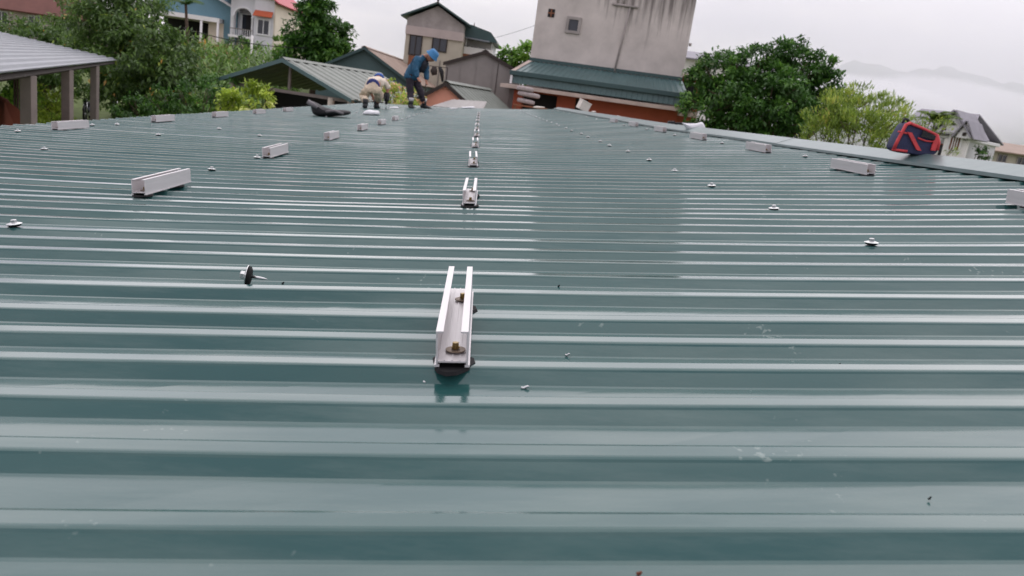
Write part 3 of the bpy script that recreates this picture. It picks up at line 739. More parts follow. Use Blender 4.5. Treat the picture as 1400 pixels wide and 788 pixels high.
# rear balcony wing on the right
MB().span((hw+.05, 2.4, 0), (hw+1.6, 6, zt(70))).build('wing_wall', 'cream_wall', th)
MB().span((hw+.0, 1.2, zt(70)), (hw+1.75, 6, zt(70)+.14)).build('balcony_slab', 'rust_wood', th)
MB().span((hw+.02, 1.2, zt(70)+.145), (hw+1.7, 1.3, zt(70)+.55)).build('balcony_parapet', 'white_wall', th)
MB().span((hw+.05, 2.6, zt(70)+.145), (hw+1.6, 6, zt(44))).build('upper_wall', 'grey_white', th)
window(th, (hw+.75, zt(60)), .9, .55, 2.6, 'white_paint', 1)
for x in (hw+.1, hw+1.6): MB().tube([(x, 1.3, zt(70)+.55), (x, 1.3, zt(42))], .05, 8).build('balcony_column', 'grey_white', th, True)
MB().prism([(hw-.15, zt(43)), (hw+1.9, zt(46)), (hw+1.9, zt(43)), (hw+1.5, zt(32)), (hw+.3, zt(25)), (hw-.15, zt(27))], .9, 6.4).build('wing_roof', 'dark_green_tin', th)
MB().slab([(hw-.2, .75, zt(44)), (hw+1.5, .75, zt(46)), (hw+1.3, 1.6, zt(38)), (hw-.1, 1.6, zt(35))], .05).build('awning', 'grey_roof', th)
MB().lathe([(.07, 0), (.04, .1), (.01, .35)], 8, (hw+.3, 3, zt(25)-.02)).build('finial', 'dark_wood', th)

# stained concrete house with green awning
A = pix(722, 100, 31); B = pix(929, 128, 29.7)
ch = thing('concrete_house', 'tall grey concrete house streaked with dark stains above green awning', 'house', (A.x, A.y, gz(5, 30)-.2), face_rot(A, B)); o_ = Vector(ch.location)
W = math.hypot(B.x-A.x, B.y-A.y)
def zc(x, y, Y=30.3): return pix(x, y, Y).z-o_.z
zAt = zc(726, 84, 31); ztop = zAt+6.2
def stain_mat():
    m = mat('stained_wall', srgb(196, 188, 182), .88, 0, .16, 1.1, .2, 25); t = m.node_tree; ln = t.links.new; b = t.nodes['Principled BSDF']
    src = b.inputs['Base Color'].links[0].from_socket
    co = t.nodes['Texture Coordinate']; sx = t.nodes.new('ShaderNodeSeparateXYZ'); ln(co.outputs['Object'], sx.inputs[0])
    mp_ = t.nodes.new('ShaderNodeMapping'); mp_.inputs['Scale'].default_value = (3.4, 1, .16); ln(co.outputs['Object'], mp_.inputs[0])
    n = t.nodes.new('ShaderNodeTexNoise'); n.inputs['Scale'].default_value = 1.6; n.inputs['Detail'].default_value = 6; n.inputs['Roughness'].default_value = .66; ln(mp_.outputs[0], n.inputs[0])
    hz = t.nodes.new('ShaderNodeMapRange'); hz.inputs[1].default_value = zAt+.7; hz.inputs[2].default_value = zAt+3.0; hz.inputs[3].default_value = -.16; hz.inputs[4].default_value = .13; ln(sx.outputs['Z'], hz.inputs[0])
    hx = t.nodes.new('ShaderNodeMapRange'); hx.inputs[1].default_value = W*.32; hx.inputs[2].default_value = W*.62; hx.inputs[3].default_value = -.12; hx.inputs[4].default_value = .02; ln(sx.outputs['X'], hx.inputs[0])
    a1 = t.nodes.new('ShaderNodeMath'); ln(n.outputs[0], a1.inputs[0]); ln(hz.outputs[0], a1.inputs[1])
    a2 = t.nodes.new('ShaderNodeMath'); ln(a1.outputs[0], a2.inputs[0]); ln(hx.outputs[0], a2.inputs[1])
    r = t.nodes.new('ShaderNodeMapRange'); r.inputs[1].default_value = .5; r.inputs[2].default_value = .72; r.inputs[3].default_value = 0; r.inputs[4].default_value = .8; ln(a2.outputs[0], r.inputs[0])
    x_ = t.nodes.new('ShaderNodeMix'); x_.data_type = 'RGBA'; x_.inputs[7].default_value = srgb(84, 77, 74); ln(src, x_.inputs[6]); ln(r.outputs[0], x_.inputs[0]); ln(x_.outputs[2], b.inputs['Base Color'])
stain_mat()
MB().span((0, 0, 0), (W, 8, ztop)).build('wall', 'stained_wall', ch)
def cx(px): return (pix(px, 60, 30.5).x-A.x)/math.cos(face_rot(A, B))
window(ch, (cx(781), zc(781, 33)), .36, .40, 0, 'gable_grey', 0, .09, t=.10)
vh = MB().span((cx(749)-.13, -.012, zc(749, 15)-.15), (cx(749)+.13, .01, zc(749, 15)+.15)).build('vent_hole', 'void_shade', ch)
MB().span((cx(749)-.13, -.03, zc(749, 15)-.02), (cx(749)+.13, -.013, zc(749, 15)+.02)).span((cx(749)-.02, -.05, zc(749, 15)-.15), (cx(749)+.02, -.031, zc(749, 15)+.15)).build('vent_bar', 'rust_wood', vh)
MB().tube([(cx(852), -.05, zc(852, 8)), (cx(845), -.05, zAt+.05)], .035, 8).build('drain_pipe', 'gable_grey', ch, True)
MB().tube([(cx(828), -.06, zc(828, 4)), (cx(862), -.06, zc(862, 10))], .045, 8).build('drain_pipe', 'gable_grey', ch, True)
for px in (835, 843): MB().tube([(cx(px), -.05, zc(px, 5)), (cx(px)-.02, -.05, zc(px, 5)+1.0)], .03, 8).build('drain_pipe', 'gable_grey', ch, True)
MB().tube([(W+.02, .3, zc(940, 62)), (W+.12, .3, zc(940, 62))], .06, 8).build('pipe_stub', 'gable_grey', ch)
x0, x1 = -.45, W+.28; yo = -1.25
zo = zAt-.50
ribbed((x0, yo, zo), (x1, yo, zo), (x1-.25, -.01, zAt), (x0+.4, -.01, zAt), 30, 'green_tin', ch, 'awning_sheet', .02, .018)
MB().slab([(x0, yo, zo+.025), (x0+.16, yo, zo+.025), (x0+.56, -.02, zAt+.03), (x0+.4, -.02, zAt+.03)], .02).build('awning_trim', 'concrete_lip', ch)
MB().span((0, -.05, zAt+.02), (W, -.003, zAt+.14)).build('flashing', 'dark_green_tin', ch)
MB().span((x0-.02, yo-.10, zo-.14), (x1+.02, yo-.005, zo+.03)).build('gutter', 'dark_green_tin', ch, bevel=.02)
ribbed((x0+.03, yo+.03, zo-.42), (x1-.03, yo+.03, zo-.42), (x1-.03, yo+.06, zo-.06), (x0+.03, yo+.06, zo-.06), 34, 'green_tin', ch, 'fascia_sheet', .01, .015)
MB().slab([(x0-.25, yo-.42, zo-.50), (x1+.2, yo-.42, zo-.50), (x1+.2, .0, zo-.44), (x0-.25, .0, zo-.44)], .13).build('concrete_canopy', 'concrete_lip', ch)
yw = -.55
MB().span((x0+.02, yo-.06, zo-.45), (x0+.10, yo+.02, zo-.08)).build('bracket', 'white_paint', ch)
d1a, d1b, d2a, d2b = cx(716), cx(776), cx(801), cx(818)
zl = zo-.55
def ow(xa, xb, z0, z1): MB().span((xa, yw, z0), (xb, yw+.15, z1)).build('lower_wall', 'orange_wall', ch)
ow(.0, d1a, 0, zl); ow(d1b, d2a, 0, zl); ow(d2b, W+.05, 0, zl); ow(d1a, d1b, zl-.12, zl); ow(d2a, d2b, zl-.10, zl); ow(d1a, d1b, 0, zl-1.6)
MB().span((d1a, yw+.4, zl-1.6), (d1b, yw+.5, zl-.12)).build('opening', 'void_shade', ch)
MB().span((d2a, yw+.1, 0), (d2b, yw+.14, zl-.10)).build('door', 'dark_wood', ch)
MB().span((-.02, yw+.06, 0), (-.005, -.01, zl)).build('side_wall', 'orange_wall', ch)
# sacks stacked by the opening
for i, (px, py, ww) in enumerate(((718, 122, .62), (723, 130, .82), (719, 139, .66))):
    q = pix(px, py, 28.4); b = MB(); b.box((0, 0, 0), (ww, .45, .19))
    o = b.build('white_sack', 'old_sack', None, True); o.location = q; o.rotation_euler = (0, R(2+i), R(5-4*i))
    sb_ = o.modifiers.new('smooth', 'SUBSURF'); sb_.levels = sb_.render_levels = 3; sb_.subdivision_type = 'CATMULL_CLARK'
    bv_ = o.modifiers.new('bevel', 'BEVEL'); bv_.width = .05; o.modifiers.move(1, 0)
    tag(o, ['white sack lying on top of the pile beside the orange wall', 'widest white sack in the middle of the pile beside orange wall', 'white sack at the bottom of the pile beside orange wall'][i], 'sack')
tb_ = thing('work_table', 'rough table under the sacks beside the orange wall', 'table', (pix(722, 140, 28.4).x, 28.4, gz(2, 28)))
zt_ = pix(716, 144, 28.4).z-tb_.location.z
MB().span((-.5, -.35, zt_-.05), (.7, .35, zt_)).build('table_top', 'rust_wood', tb_)
for x in (-.45, .65):
    for y in (-.3, .3): MB().span((x-.03, y-.03, 0), (x+.03, y+.03, zt_-.05)).build('leg', 'rust_wood', tb_)

# pale house behind the round tree and its barred cage
yg = 44; a = pix(936, 76, yg); b = pix(1035, 76, yg)
ph = thing('pale_house', 'pale house with flat grey roof edge behind the round tree', 'house', ((a.x+b.x)/2, yg, gz(12, yg)))
hw = (b.x-a.x)/2; z_ = pix(960, 80, yg).z-ph.location.z
MB().span((-hw, 0, 0), (hw, 7, z_)).build('wall', 'white_wall', ph)
MB().slab([(-hw-.3, -.5, z_-.1), (hw+.2, -.5, z_-.1), (hw+.1, 3, z_+.55), (-hw-.3, 3, z_+.55)], .08).build('roof', 'slate', ph)
window(ph, (-hw*.3, z_-1.4), .9, 1.1, 0, 'white_paint', 1)
yg = 31; a = pix(939, 112, yg); b = pix(957, 112, yg)
cg = thing('barred_cage', 'dark barred window cage beside the end of the green awning', 'window cage', ((a.x+b.x)/2, yg, gz(8, yg)))
hw = (b.x-a.x)/2; z1 = pix(948, 112, yg).z-cg.location.z; z0 = pix(945, 150, yg).z-cg.location.z
MB().span((-hw-.1, .5, 0), (hw+.25, 3, z1+.2)).build('wall', 'orange_wall', cg)
MB().span((-hw, .46, z0+.05), (hw, .495, z1)).build('pane', 'window_glass', cg)
for i in range(6): x = -hw+.02+(2*hw-.04)*i/5; MB().tube([(x, 0, z0), (x, 0, z1)], .014, 5).build('bar', 'grey_white' if i == 5 else 'dark_wood', cg)
for z in (z0, (z0+z1)/2, z1): MB().tube([(-hw, 0, z), (hw, 0, z)], .016, 5).build('rail', 'dark_wood', cg)
MB().slab([(-hw-.15, -.25, z1+.08), (hw+.15, -.25, z1+.08), (hw+.15, .5, z1+.3), (-hw-.15, .5, z1+.3)], .05).build('hood', 'concrete_lip', cg)
MB().span((-hw-.1, -.1, z0-.3), (hw+.1, .49, z0-.08)).build('ledge', 'concrete_lip', cg)
# white villa on the right
yg = 45; A = pix(1236, 205, yg+1.5); B = pix(1318, 205, yg-1)
vl = thing('white_villa', 'white villa with slate roof and trussed gable behind the striped bag', 'villa', (A.x, A.y, gz(A.x, A.y)), face_rot(A, B)); o_ = Vector(vl.location)
W = math.hypot(B.x-A.x, B.y-A.y); zv = lambda x, y, Y=45: pix(x, y, Y).z-o_.z
zE = zv(1290, 184); zR = zv(1262, 147, 47.5)
MB().span((-.6, .0, 0), (W-.1, 6, zE-.2)).build('wall', 'grey_white', vl)
MB().span((-.75, -.22, zE-.2), (W+.1, 6.1, zE)).build('cornice', 'white_paint', vl, bevel=.03)
MB().slab([(-.9, -.4, zE+.003), (W+.25, -.4, zE+.003), (W-.6, 3, zR), (-.7, 3, zR)], .08).build('roof_slope', 'slate', vl)
MB().slab([(W-.6, 3.02, zR), (-.7, 3.02, zR), (-.9, 6.4, zE), (W+.2, 6.4, zE)][::-1], .08).build('roof_slope', 'slate', vl)
# trussed front gable
gx = W*.78; gw = W*.27; gp = zv(1308, 152, 44)
gb = MB(); gb.prism([(gx-gw, zE+.05), (gx+gw, zE+.05), (gx, gp-.12)], -.62, -.55).build('gable_panel', 'grey_white', vl)
for s_ in (-1, 1):
    q = [(gx, -.95, gp), (gx, 2.4, gp), (gx+s_*(gw+.25), 2.4, zE-.05), (gx+s_*(gw+.25), -.95, zE-.05)]
    MB().slab(q[::s_], .10).build('gable_roof', 'slate', vl)
    MB().tube([(gx+s_*gw*.75, -.68, zE+.12), (gx-s_*.12*gw, -.68, gp-.35)], .05, 4).build('gable_brace', 'white_paint', vl)
    MB().prism([(gx+s_*gw*.45-.12, zE+.2), (gx+s_*gw*.45+.12, zE+.2), (gx+s_*gw*.45, zE+.48)], -.66, -.625).build('gable_opening', 'dark_wood', vl)
MB().tube([(gx-gw*.6, -.68, zE+.16), (gx+gw*.6, -.68, zE+.16)], .045, 4).build('gable_brace', 'white_paint', vl)
MB().span((gx-.1, -.66, zE+.55), (gx+.1, -.625, zE+.85)).build('gable_opening', 'dark_wood', vl)
# smaller gable at the right end
hx = W+.05; hw_ = .42; hp = zv(1332, 168, 44)
MB().prism([(hx-hw_, zE-.1), (hx+hw_, zE-.1), (hx, hp-.08)], -.8, -.76).build('small_gable', 'white_paint', vl)
MB().span((hx-.1, -.83, zE+.02), (hx+.1, -.805, zE+.22)).build('gable_opening', 'dark_wood', vl)
for s_ in (-1, 1):
    q = [(hx, -1.0, hp), (hx, 1.5, hp), (hx+s_*(hw_+.14), 1.5, zE-.12), (hx+s_*(hw_+.14), -1.0, zE-.12)]
    MB().slab(q[::s_], .07).build('gable_roof', 'slate', vl)
wx = W*.86
window(vl, (wx, zv(1314, 197, 44)), .52, .78, -.30, 'white_paint', 3, .1, 'rust_wood', t=.12)
MB().span((wx-.6, -.30, 0), (wx+.65, .0, zE-.21)).build('bay_wall', 'white_wall', vl)
MB().span((wx-.5, -.52, zv(1316, 184, 44)), (wx+.55, -.31, zv(1316, 184, 44)+.1)).build('window_hood', 'dark_wood', vl)
ax = W*.40
MB().prism([(ax+.42*math.cos(q), zE-.72+.34*math.sin(q)) for q in np.linspace(0, math.pi, 12)]+[(ax-.42, zE-1.5), (ax+.42, zE-1.5)], -.03, .004).build('arch_opening', 'gable_grey', vl)
for x in (ax-.55, ax+.55, W*.52): MB().lathe([(.14, 0), (.12, zE-.4), (.17, zE-.3), (.17, zE-.22)], 12, (x, -.10, 0)).build('column', 'white_paint', vl, True)
window(vl, (W*.58, zE-1.0), .5, .8, 0, 'rust_wood', 1)

# low brown-roofed house at the right edge
yg = 54; A = pix(1322, 216, yg); B = pix(1460, 236, yg)
lh = thing('low_house', 'long low house with dull brown roof at the right edge', 'house', (A.x, yg, gz(A.x, yg)), R(2)); o_ = Vector(lh.location)
W = B.x-A.x; zE = pix(1365, 205, yg).z-o_.z; zR = pix(1365, 193, yg+1.5).z-o_.z
MB().span((0, 0, 0), (W, 6, zE)).build('wall', 'cream_wall', lh)
MB().slab([(-.4, -.6, zE-.08), (W+.3, -.6, zE-.08), (W+.3, 3, zR), (-.3, 3, zR)], .08).build('roof_slope', 'brown_roof', lh)
MB().slab([(W+.3, 3.02, zR), (-.3, 3.02, zR), (-.4, 6.5, zE), (W+.3, 6.5, zE)][::-1], .08).build('roof_slope', 'brown_roof', lh)
for x in (1.0, 2.6, 4.1): window(lh, (x, zE-.55), .6, .45, 0, 'gable_grey', 1)

# blue house and arched white house on the slope
yg = 60
def hz(x, y, Y=60): return pix(x, y, Y)
A = hz(205, 60); B = hz(319, 60)
bh = thing('blue_house', 'blue-grey house with white beam and dark garage opening on the slope', 'house', (A.x, yg, gz(A.x, yg)-1), R(3)); o_ = Vector(bh.location)
W = B.x-A.x; z = lambda x, y: pix(x, y, 60).z-o_.z
zb0 = z(260, 26); zb1 = z(260, 20)
MB().span((0, .3, zb1+.01), (W, 8, zb1+4)).build('wall', 'blue_wall', bh)
MB().span((-.1, -.6, zb0), (W-1.0, 8, zb1)).build('beam', 'white_wall', bh)
MB().span((W-2.0, .32, 0), (W-.9, 8, zb0-.003)).build('side_wall', 'beige_wall', bh)
MB().span((W-.9, .3, 0), (W, 8, zb1+.005)).build('wall', 'blue_wall', bh)
MB().span((0, 3, 0), (W-2.0, 3.1, zb0-.01)).build('garage_shade_sheet', 'void_shade', bh)  # black sheet, the garage's inner shade given as colour
MB().span((W-2.2, -1.2, z(300, 62)), (W+.1, .28, z(300, 59))).build('ledge', 'beige_wall', bh)
MB().span((W-2.1, -1.0, 0), (W, .2, z(300, 62)-.01)).build('plinth', 'salmon_wall', bh)
MB().slab([(-.5, -.4, zb1+2.6), (W-2.0, -.4, zb1+2.4), (W+.35, -.4, zb1+.55), (W+.35, 8.3, zb1+.55)][:3]+[(W+.35, -.3, zb1+.75)], .1) if False else None
MB().prism([(W-2.2, zb1+1.75), (W+.35, zb1+.62), (W+.35, zb1+.78), (W-2.2, zb1+1.93)], -.5, 8.3).build('eave_board', 'grey_white', bh)
MB().tube([(W-1.1, -.5, 0), (W-1.1, -.5, zb0)], .09, 10).build('column', 'white_wall', bh, True)
for x in (W*.45, W*.62): MB().tube([(x, -.5, 0), (x, -.5, zb0)], .09, 10).build('column', 'white_wall', bh, True)

A = hz(318, 60); B = hz(377, 66)
wh = thing('arched_house', 'white two-storey house with arched balcony and red roof on the slope', 'house', (A.x, yg-.5, gz(A.x, yg)-1), R(-2)); o_ = Vector(wh.location)
W = B.x-A.x; z = lambda x, y: pix(x, y, 60).z-o_.z
zA = z(332, 12)     # arch crown
xa = W*.27; ar = W*.20
zsp = zA-ar*.9
# front wall with an arched opening
arch = [(xa+ar*math.cos(q), zsp+ar*.9*math.sin(q)) for q in np.linspace(0, math.pi, 14)]
b = MB(); top_z = zA+.9
poly = [(xa+ar, 0)]+arch+[(xa-ar, 0), (xa-ar-.3, 0), (xa-ar-.3, top_z), (W*.55, top_z), (W*.55, 0)]
b.prism(poly, 0, .3).build('front_wall', 'grey_white', wh)
MB().prism([(xa+(ar+.12)*math.cos(q), zsp+(ar*.9+.12)*math.sin(q)) for q in np.linspace(0, math.pi, 14)]+[(xa+(ar)*math.cos(q), zsp+(ar*.9)*math.sin(q)) for q in np.linspace(math.pi, 0, 14)], -.08, .02).build('arch_moulding', 'white_paint', wh)
zfl = z(332, 50)
MB().span((xa-ar-.25, -.5, zfl-.15), (W*.57, 2, zfl)).build('balcony_floor', 'white_wall', wh)
for x in (xa-ar-.08, xa+ar+.08): MB().lathe([(.11, zfl), (.08, zfl+.2), (.08, zsp-.1), (.13, zsp)], 10, (x, -.15, 0)).build('column', 'white_paint', wh, True)
MB().span((xa-ar-.3, 1.4, 0), (W*.55, 1.5, top_z)).build('recess_wall', 'grey_white', wh)
dr = window(wh, (xa, zfl+.85), ar*1.7, 1.5, 1.38, 'white_paint', 2, .06, name='balcony_door')
MB().span((xa-.22, 1.30, zfl+.02), (xa+.12, 1.33, zfl+1.58)).build('door_gap', 'void_shade', wh)
for i in range(9): x = xa-ar+i*ar*2/8; MB().tube([(x, -.42, zfl), (x, -.42, zfl+.42)], .022, 5).build('baluster', 'white_paint', wh)
MB().span((xa-ar-.2, -.46, zfl+.42), (xa+ar+.2, -.38, zfl+.48)).build('handrail', 'grey_tin', wh)
MB().span((W*.55+.003, -.35, 0), (W, 6, top_z-.1)).build('bay_wall', 'grey_white', wh)
window(wh, (W*.775, z(358, 38)), .78, .95, -.35, 'white_paint', 1, .08, t=.10)
MB().slab([(W*.56, -.85, z(358, 24)), (W*.99, -.85, z(358, 24)), (W*.98, -.36, z(358, 16)), (W*.57, -.36, z(358, 16))], .05).build('window_hood', 'orange_tile', wh)
MB().prism([(W*.5, top_z-.08), (W*1.04, top_z-.08), (W*.78, top_z+.75)], -.5, -.2).build('gable_panel', 'white_wall', wh)
MB().prism([(-.2, top_z+.003), (W*.5, top_z+.003), (xa, top_z+.8)], -.3, .2).build('gable_panel', 'white_wall', wh)
ze_ = z(374, 6)
MB().span((W+.003, -.36, 0), (W+.12, 8.5, ze_-.08)).build('side_wall', 'beige_wall', wh)
MB().slab([(W+.5, -.9, ze_), (W+.5, 9, ze_), (W-1.7, 9, ze_+1.5), (W-1.7, -.9, ze_+1.5)], .08).build('roof_slope', 'red_roof', wh)
MB().slab([(W-1.72, -.9, ze_+1.5), (W-1.72, 9, ze_+1.5), (W-3.9, 9, ze_), (W-3.9, -.9, ze_)], .08).build('roof_slope', 'red_roof', wh)
# added house in place of a reddish-brown finger blur, far left behind the trees
A = pix(-60, 50, 52); B = pix(110, 40, 52)
rh_ = thing('blur_stand_in_house', 'added reddish-brown roofed house in place of a finger blur, upper left corner', 'house', (A.x, 52, gz(A.x, 52)), R(6)); o_ = Vector(rh_.location)
W = B.x-A.x; zE = pix(90, 22, 52).z-o_.z
MB().span((0, 0, 0), (W, 6, zE)).build('wall', 'pink_grey', rh_)
MB().slab([(-.4, -.7, zE-.1), (W+.4, -.7, zE-.1), (W+.3, 3.2, zE+3), (-.4, 3.2, zE+3)], .1).build('roof_slope', 'blur_brown_roof', rh_)
for x in (W*.35, W*.6, W*.85): window(rh_, (x, zE-.7), .6, .8, 0, 'white_paint', 1)

# power cables
def cable(a, b, sag, label, r=.014):
    pts = [a.lerp(b, q)-Vector((0, 0, sag*4*q*(1-q))) for q in np.linspace(0, 1, 18)]
    tag(MB().tube(pts, r, 5).build('power_cable', 'rubber', None, True), label, 'cable')
cable(pix(250, 38, 46), pix(420, 66, 42), .25, 'dark power cable passing in front of the arched house', .022)
cable(pix(655, 57, 60), pix(745, 30, 58), .1, 'thin cable against the sky left of the concrete house', .012)
sp_ = thing('utility_post', 'slim white post before the arched house balcony', 'post', basept(341, 52))
MB().tube([(0, 0, 0), (0, 0, pix(341, 48, 52).z-sp_.location.z)], .07, 8).build('pole', 'white_wall', sp_, True)

# ------------------------------------------------------------------ people
def skin(name, joints, edges, m, parent, sub=2):
    """one continuous tapering surface grown round a jointed skeleton; joints: name -> (point, radius)"""
    names = list(joints); idx = {n: i for i, n in enumerate(names)}
    me = bpy.data.meshes.new(name); me.from_pydata([tuple(joints[n][0]) for n in names], [(idx[a], idx[b]) for a, b in edges], [])
    me.materials.append(M[m]); o = link(bpy.data.objects.new(name, me)); o.parent = parent
    sk = o.modifiers.new('skin', 'SKIN'); sk.use_smooth_shade = True; sk.branch_smoothing = .6
    if not me.skin_vertices: me.skin_vertices.new() if hasattr(me.skin_vertices, 'new') else None
    for i, n in enumerate(names):
        r = joints[n][1]; me.skin_vertices[0].data[i].radius = (r, r) if not isinstance(r, tuple) else r
        me.skin_vertices[0].data[i].use_root = (i == 0)
    ss = o.modifiers.new('smooth', 'SUBSURF'); ss.levels = ss.render_levels = sub
    if name != 'body':      # folds in the cloth
        tx = bpy.data.textures.new('folds', 'CLOUDS'); tx.noise_scale = .07; tx.noise_depth = 2
        ss.levels = ss.render_levels = sub+1
        dp = o.modifiers.new('folds', 'DISPLACE'); dp.texture = tx; dp.strength = .045; dp.mid_level = .5
    return o
def hand(J, E, tag_, wrist, palm, spread, r=.011):
    """palm with five bent fingers of unequal length; spread: sideways direction"""
    d = (palm-wrist).normalized(); sp = spread.normalized(); nrm = d.cross(sp).normalized()
    for i, (off, ln) in enumerate(((-.032, .062), (-.011, .075), (.011, .070), (.031, .055))):
        a = palm+sp*off+d*.025; b = a+d*ln*.5+nrm*.006; c = b+d*ln*.35+nrm*ln*.35
        for nm, p, rr in ((f'{tag_}f{i}a', a, r*1.1), (f'{tag_}f{i}b', b, r), (f'{tag_}f{i}c', c, r*.8)): J[nm] = (p, rr)
        E += [(tag_+'palm', f'{tag_}f{i}a'), (f'{tag_}f{i}a', f'{tag_}f{i}b'), (f'{tag_}f{i}b', f'{tag_}f{i}c')]
    a = palm-sp*.045-d*.01; b = a+d*.04-sp*.012+nrm*.012
    J[tag_+'ta'] = (a, r*1.2); J[tag_+'tb'] = (b, r*.9); E += [(tag_+'palm', tag_+'ta'), (tag_+'ta', tag_+'tb')]
def head_mesh(b, c, fwd, up, r):
    """head with brow, nose, chin and ears, added to a mesh builder"""
    fwd = fwd.normalized(); rt = fwd.cross(up).normalized(); up = rt.cross(fwd)
    k0 = len(b.v); nu, nv = 18, 12
    for i in range(nv+1):
        th = math.pi*i/nv
        for j in range(nu):
            ph = 2*math.pi*j/nu; x = math.sin(th)*math.cos(ph); y = math.sin(th)*math.sin(ph); z = math.cos(th)
            fx = 1.0+(.10 if z < -.2 and x > .6 else 0)
            wx_ = .80-(.16*max(0, -z))
            nose = .22*math.exp(-((y/.16)**2+((z+.12)/.2)**2)) if x > 0 else 0
            eye = -.07*math.exp(-(((abs(y)-.34)/.13)**2+((z-.08)/.12)**2)) if x > 0 else 0
            mouth = -.04*math.exp(-((y/.28)**2+((z+.45)/.05)**2)) if x > 0 else 0
            ear = .14*math.exp(-((x/.14)**2+((z+.02)/.2)**2))
            b.v.append(tuple(c+fwd*(x*fx*.98+nose+eye+mouth)*r+rt*(y*(wx_+ear))*r+up*z*1.22*r))
    for i in range(nv):
        for j in range(nu): b.f.append((k0+i*nu+j, k0+i*nu+(j+1) % nu, k0+(i+1)*nu+(j+1) % nu, k0+(i+1)*nu+j))
def boot(parent, ank, toe, sole_z, m='boot', sc=1.0):
    d = Vector((toe.x-ank.x, toe.y-ank.y, 0)).normalized(); rt = Vector((d.y, -d.x, 0))
    b = MB(); rings = [(-.07, .036, .075), (-.03, .045, .11), (.03, .046, .105), (.09, .05, .07), (.15, .05, .05), (.185, .03, .035)]
    n = 10
    for t_, wd, ht in rings:
        for j in range(n):
            a = 2*math.pi*j/n; b.v.append(tuple(Vector((ank.x, ank.y, sole_z))+d*t_*sc+rt*math.cos(a)*wd*sc+Vector((0, 0, (ht*.5+math.sin(a)*ht*.5)*sc))))
    for i in range(len(rings)-1):
        for j in range(n): b.f.append((i*n+j, i*n+(j+1) % n, (i+1)*n+(j+1) % n, (i+1)*n+j))
    b.f += [tuple(range(n))[::-1], tuple(range((len(rings)-1)*n, len(rings)*n))]
    b.tube([Vector((ank.x, ank.y, sole_z+.06)), Vector((ank.x, ank.y, sole_z+.17))], [.05*sc, .052*sc], 10)
    return b.build('boot', m, parent, True)
def standing_man():
    u1, v1 = on_roof(561, 148, RT); u2, v2 = on_roof(579, 148.6, RT)
    f1 = rp(u1, v1, RT); f2 = rp(u2, v2, RT); Yc = (f1.y+f2.y)/2
    t = thing('person', 'person in blue jacket and blue hat standing bent over on the roof', 'person', (0, 0, 0))
    base = Vector(((f1.x+f2.x)/2, Yc, min(f1.z, f2.z))); t.location = base
    K = lambda x, y, dy=0: pix(x, y, Yc+dy)-base
    f1 = f1-base; f2 = f2-base
    A1 = f1+Vector((0, 0, .09)); A2 = f2+Vector((0, 0, .09))
    J = {'pelvis': (K(563, 103), .115), 'waist': (K(566, 94), .12), 'chest': (K(573, 84), .135), 'neck': (K(582, 77), .055), 'skull': (K(587, 77), .06),
         'hipl': (K(560, 106, -.07), .085), 'kneel': (K(561, 125, -.06), .062), 'ankl': (A1, .042), 'hipr': (K(567, 106, .08), .085), 'kneer': (K(575, 126, .05), .062), 'ankr': (A2, .042),
         'shl': (K(571, 80, -.15), .065), 'ell': (K(567, 94, -.2), .046), 'lwr': (K(570, 103, -.22), .030), 'lpalm': (K(572, 108, -.23), .030),
         'shr': (K(580, 81, .15), .065), 'elr': (K(583, 95, .1), .046), 'rwr': (K(583, 106, .02), .030), 'rpalm': (K(583, 111, 0), .030)}
    E = [('pelvis', 'waist'), ('waist', 'chest'), ('chest', 'neck'), ('neck', 'skull'), ('pelvis', 'hipl'), ('hipl', 'kneel'), ('kneel', 'ankl'), ('pelvis', 'hipr'), ('hipr', 'kneer'), ('kneer', 'ankr'),
         ('chest', 'shl'), ('shl', 'ell'), ('ell', 'lwr'), ('lwr', 'lpalm'), ('chest', 'shr'), ('shr', 'elr'), ('elr', 'rwr'), ('rwr', 'rpalm')]
    hand(J, E, 'l', J['lwr'][0], J['lpalm'][0], Vector((.4, 1, 0))); hand(J, E, 'r', J['rwr'][0], J['rpalm'][0], Vector((.4, 1, 0)))
    skin('body', J, E, 'skin', t)
    g = lambda n, k, e=0: (J[n][0], J[n][1]*k+e)
    skin('trousers', {'pelvis': (K(563, 106), .09), 'hl': g('hipl', 1.2), 'kl': g('kneel', 1.3), 'cl': (J['ankl'][0].lerp(J['kneel'][0], .22), .064), 'hr': g('hipr', 1.2), 'kr': g('kneer', 1.3), 'cr': (J['ankr'][0].lerp(J['kneer'][0], .22), .064)},
         [('pelvis', 'hl'), ('hl', 'kl'), ('kl', 'cl'), ('pelvis', 'hr'), ('hr', 'kr'), ('kr', 'cr')], 'dark_trousers', t)
    skin('jacket', {'hem': (K(562, 111), .175), 'hip': (K(562.5, 103), .185), 'waist': (K(565, 95), .165), 'chest': (K(573, 83), .17), 'collar': (K(581, 77), .085), 'sl': g('shl', 1.35), 'el': g('ell', 1.65), 'wl': (J['ell'][0].lerp(J['lwr'][0], 1.4), .056), 'sr': g('shr', 1.35), 'er': g('elr', 1.65), 'wr': (J['elr'][0].lerp(J['rwr'][0], 1.4), .056)},
         [('hem', 'hip'), ('hip', 'waist'), ('waist', 'chest'), ('chest', 'collar'), ('chest', 'sl'), ('sl', 'el'), ('el', 'wl'), ('chest', 'sr'), ('sr', 'er'), ('er', 'wr')], 'blue_jacket', t)
    skin('vest_front', {'a': (K(574, 100, -.03), .075), 'b': (K(578, 90, -.04), .10), 'c': (K(584, 83, -.03), .075)}, [('a', 'b'), ('b', 'c')], 'dark_shirt', t)
    hc = K(589.5, 77.5); fw = Vector((.75, -.25, -.62)); up_ = Vector((.62, -.15, .75))
    b = MB(); head_mesh(b, hc, fw, up_, .098); b.build('head', 'skin', t, True)
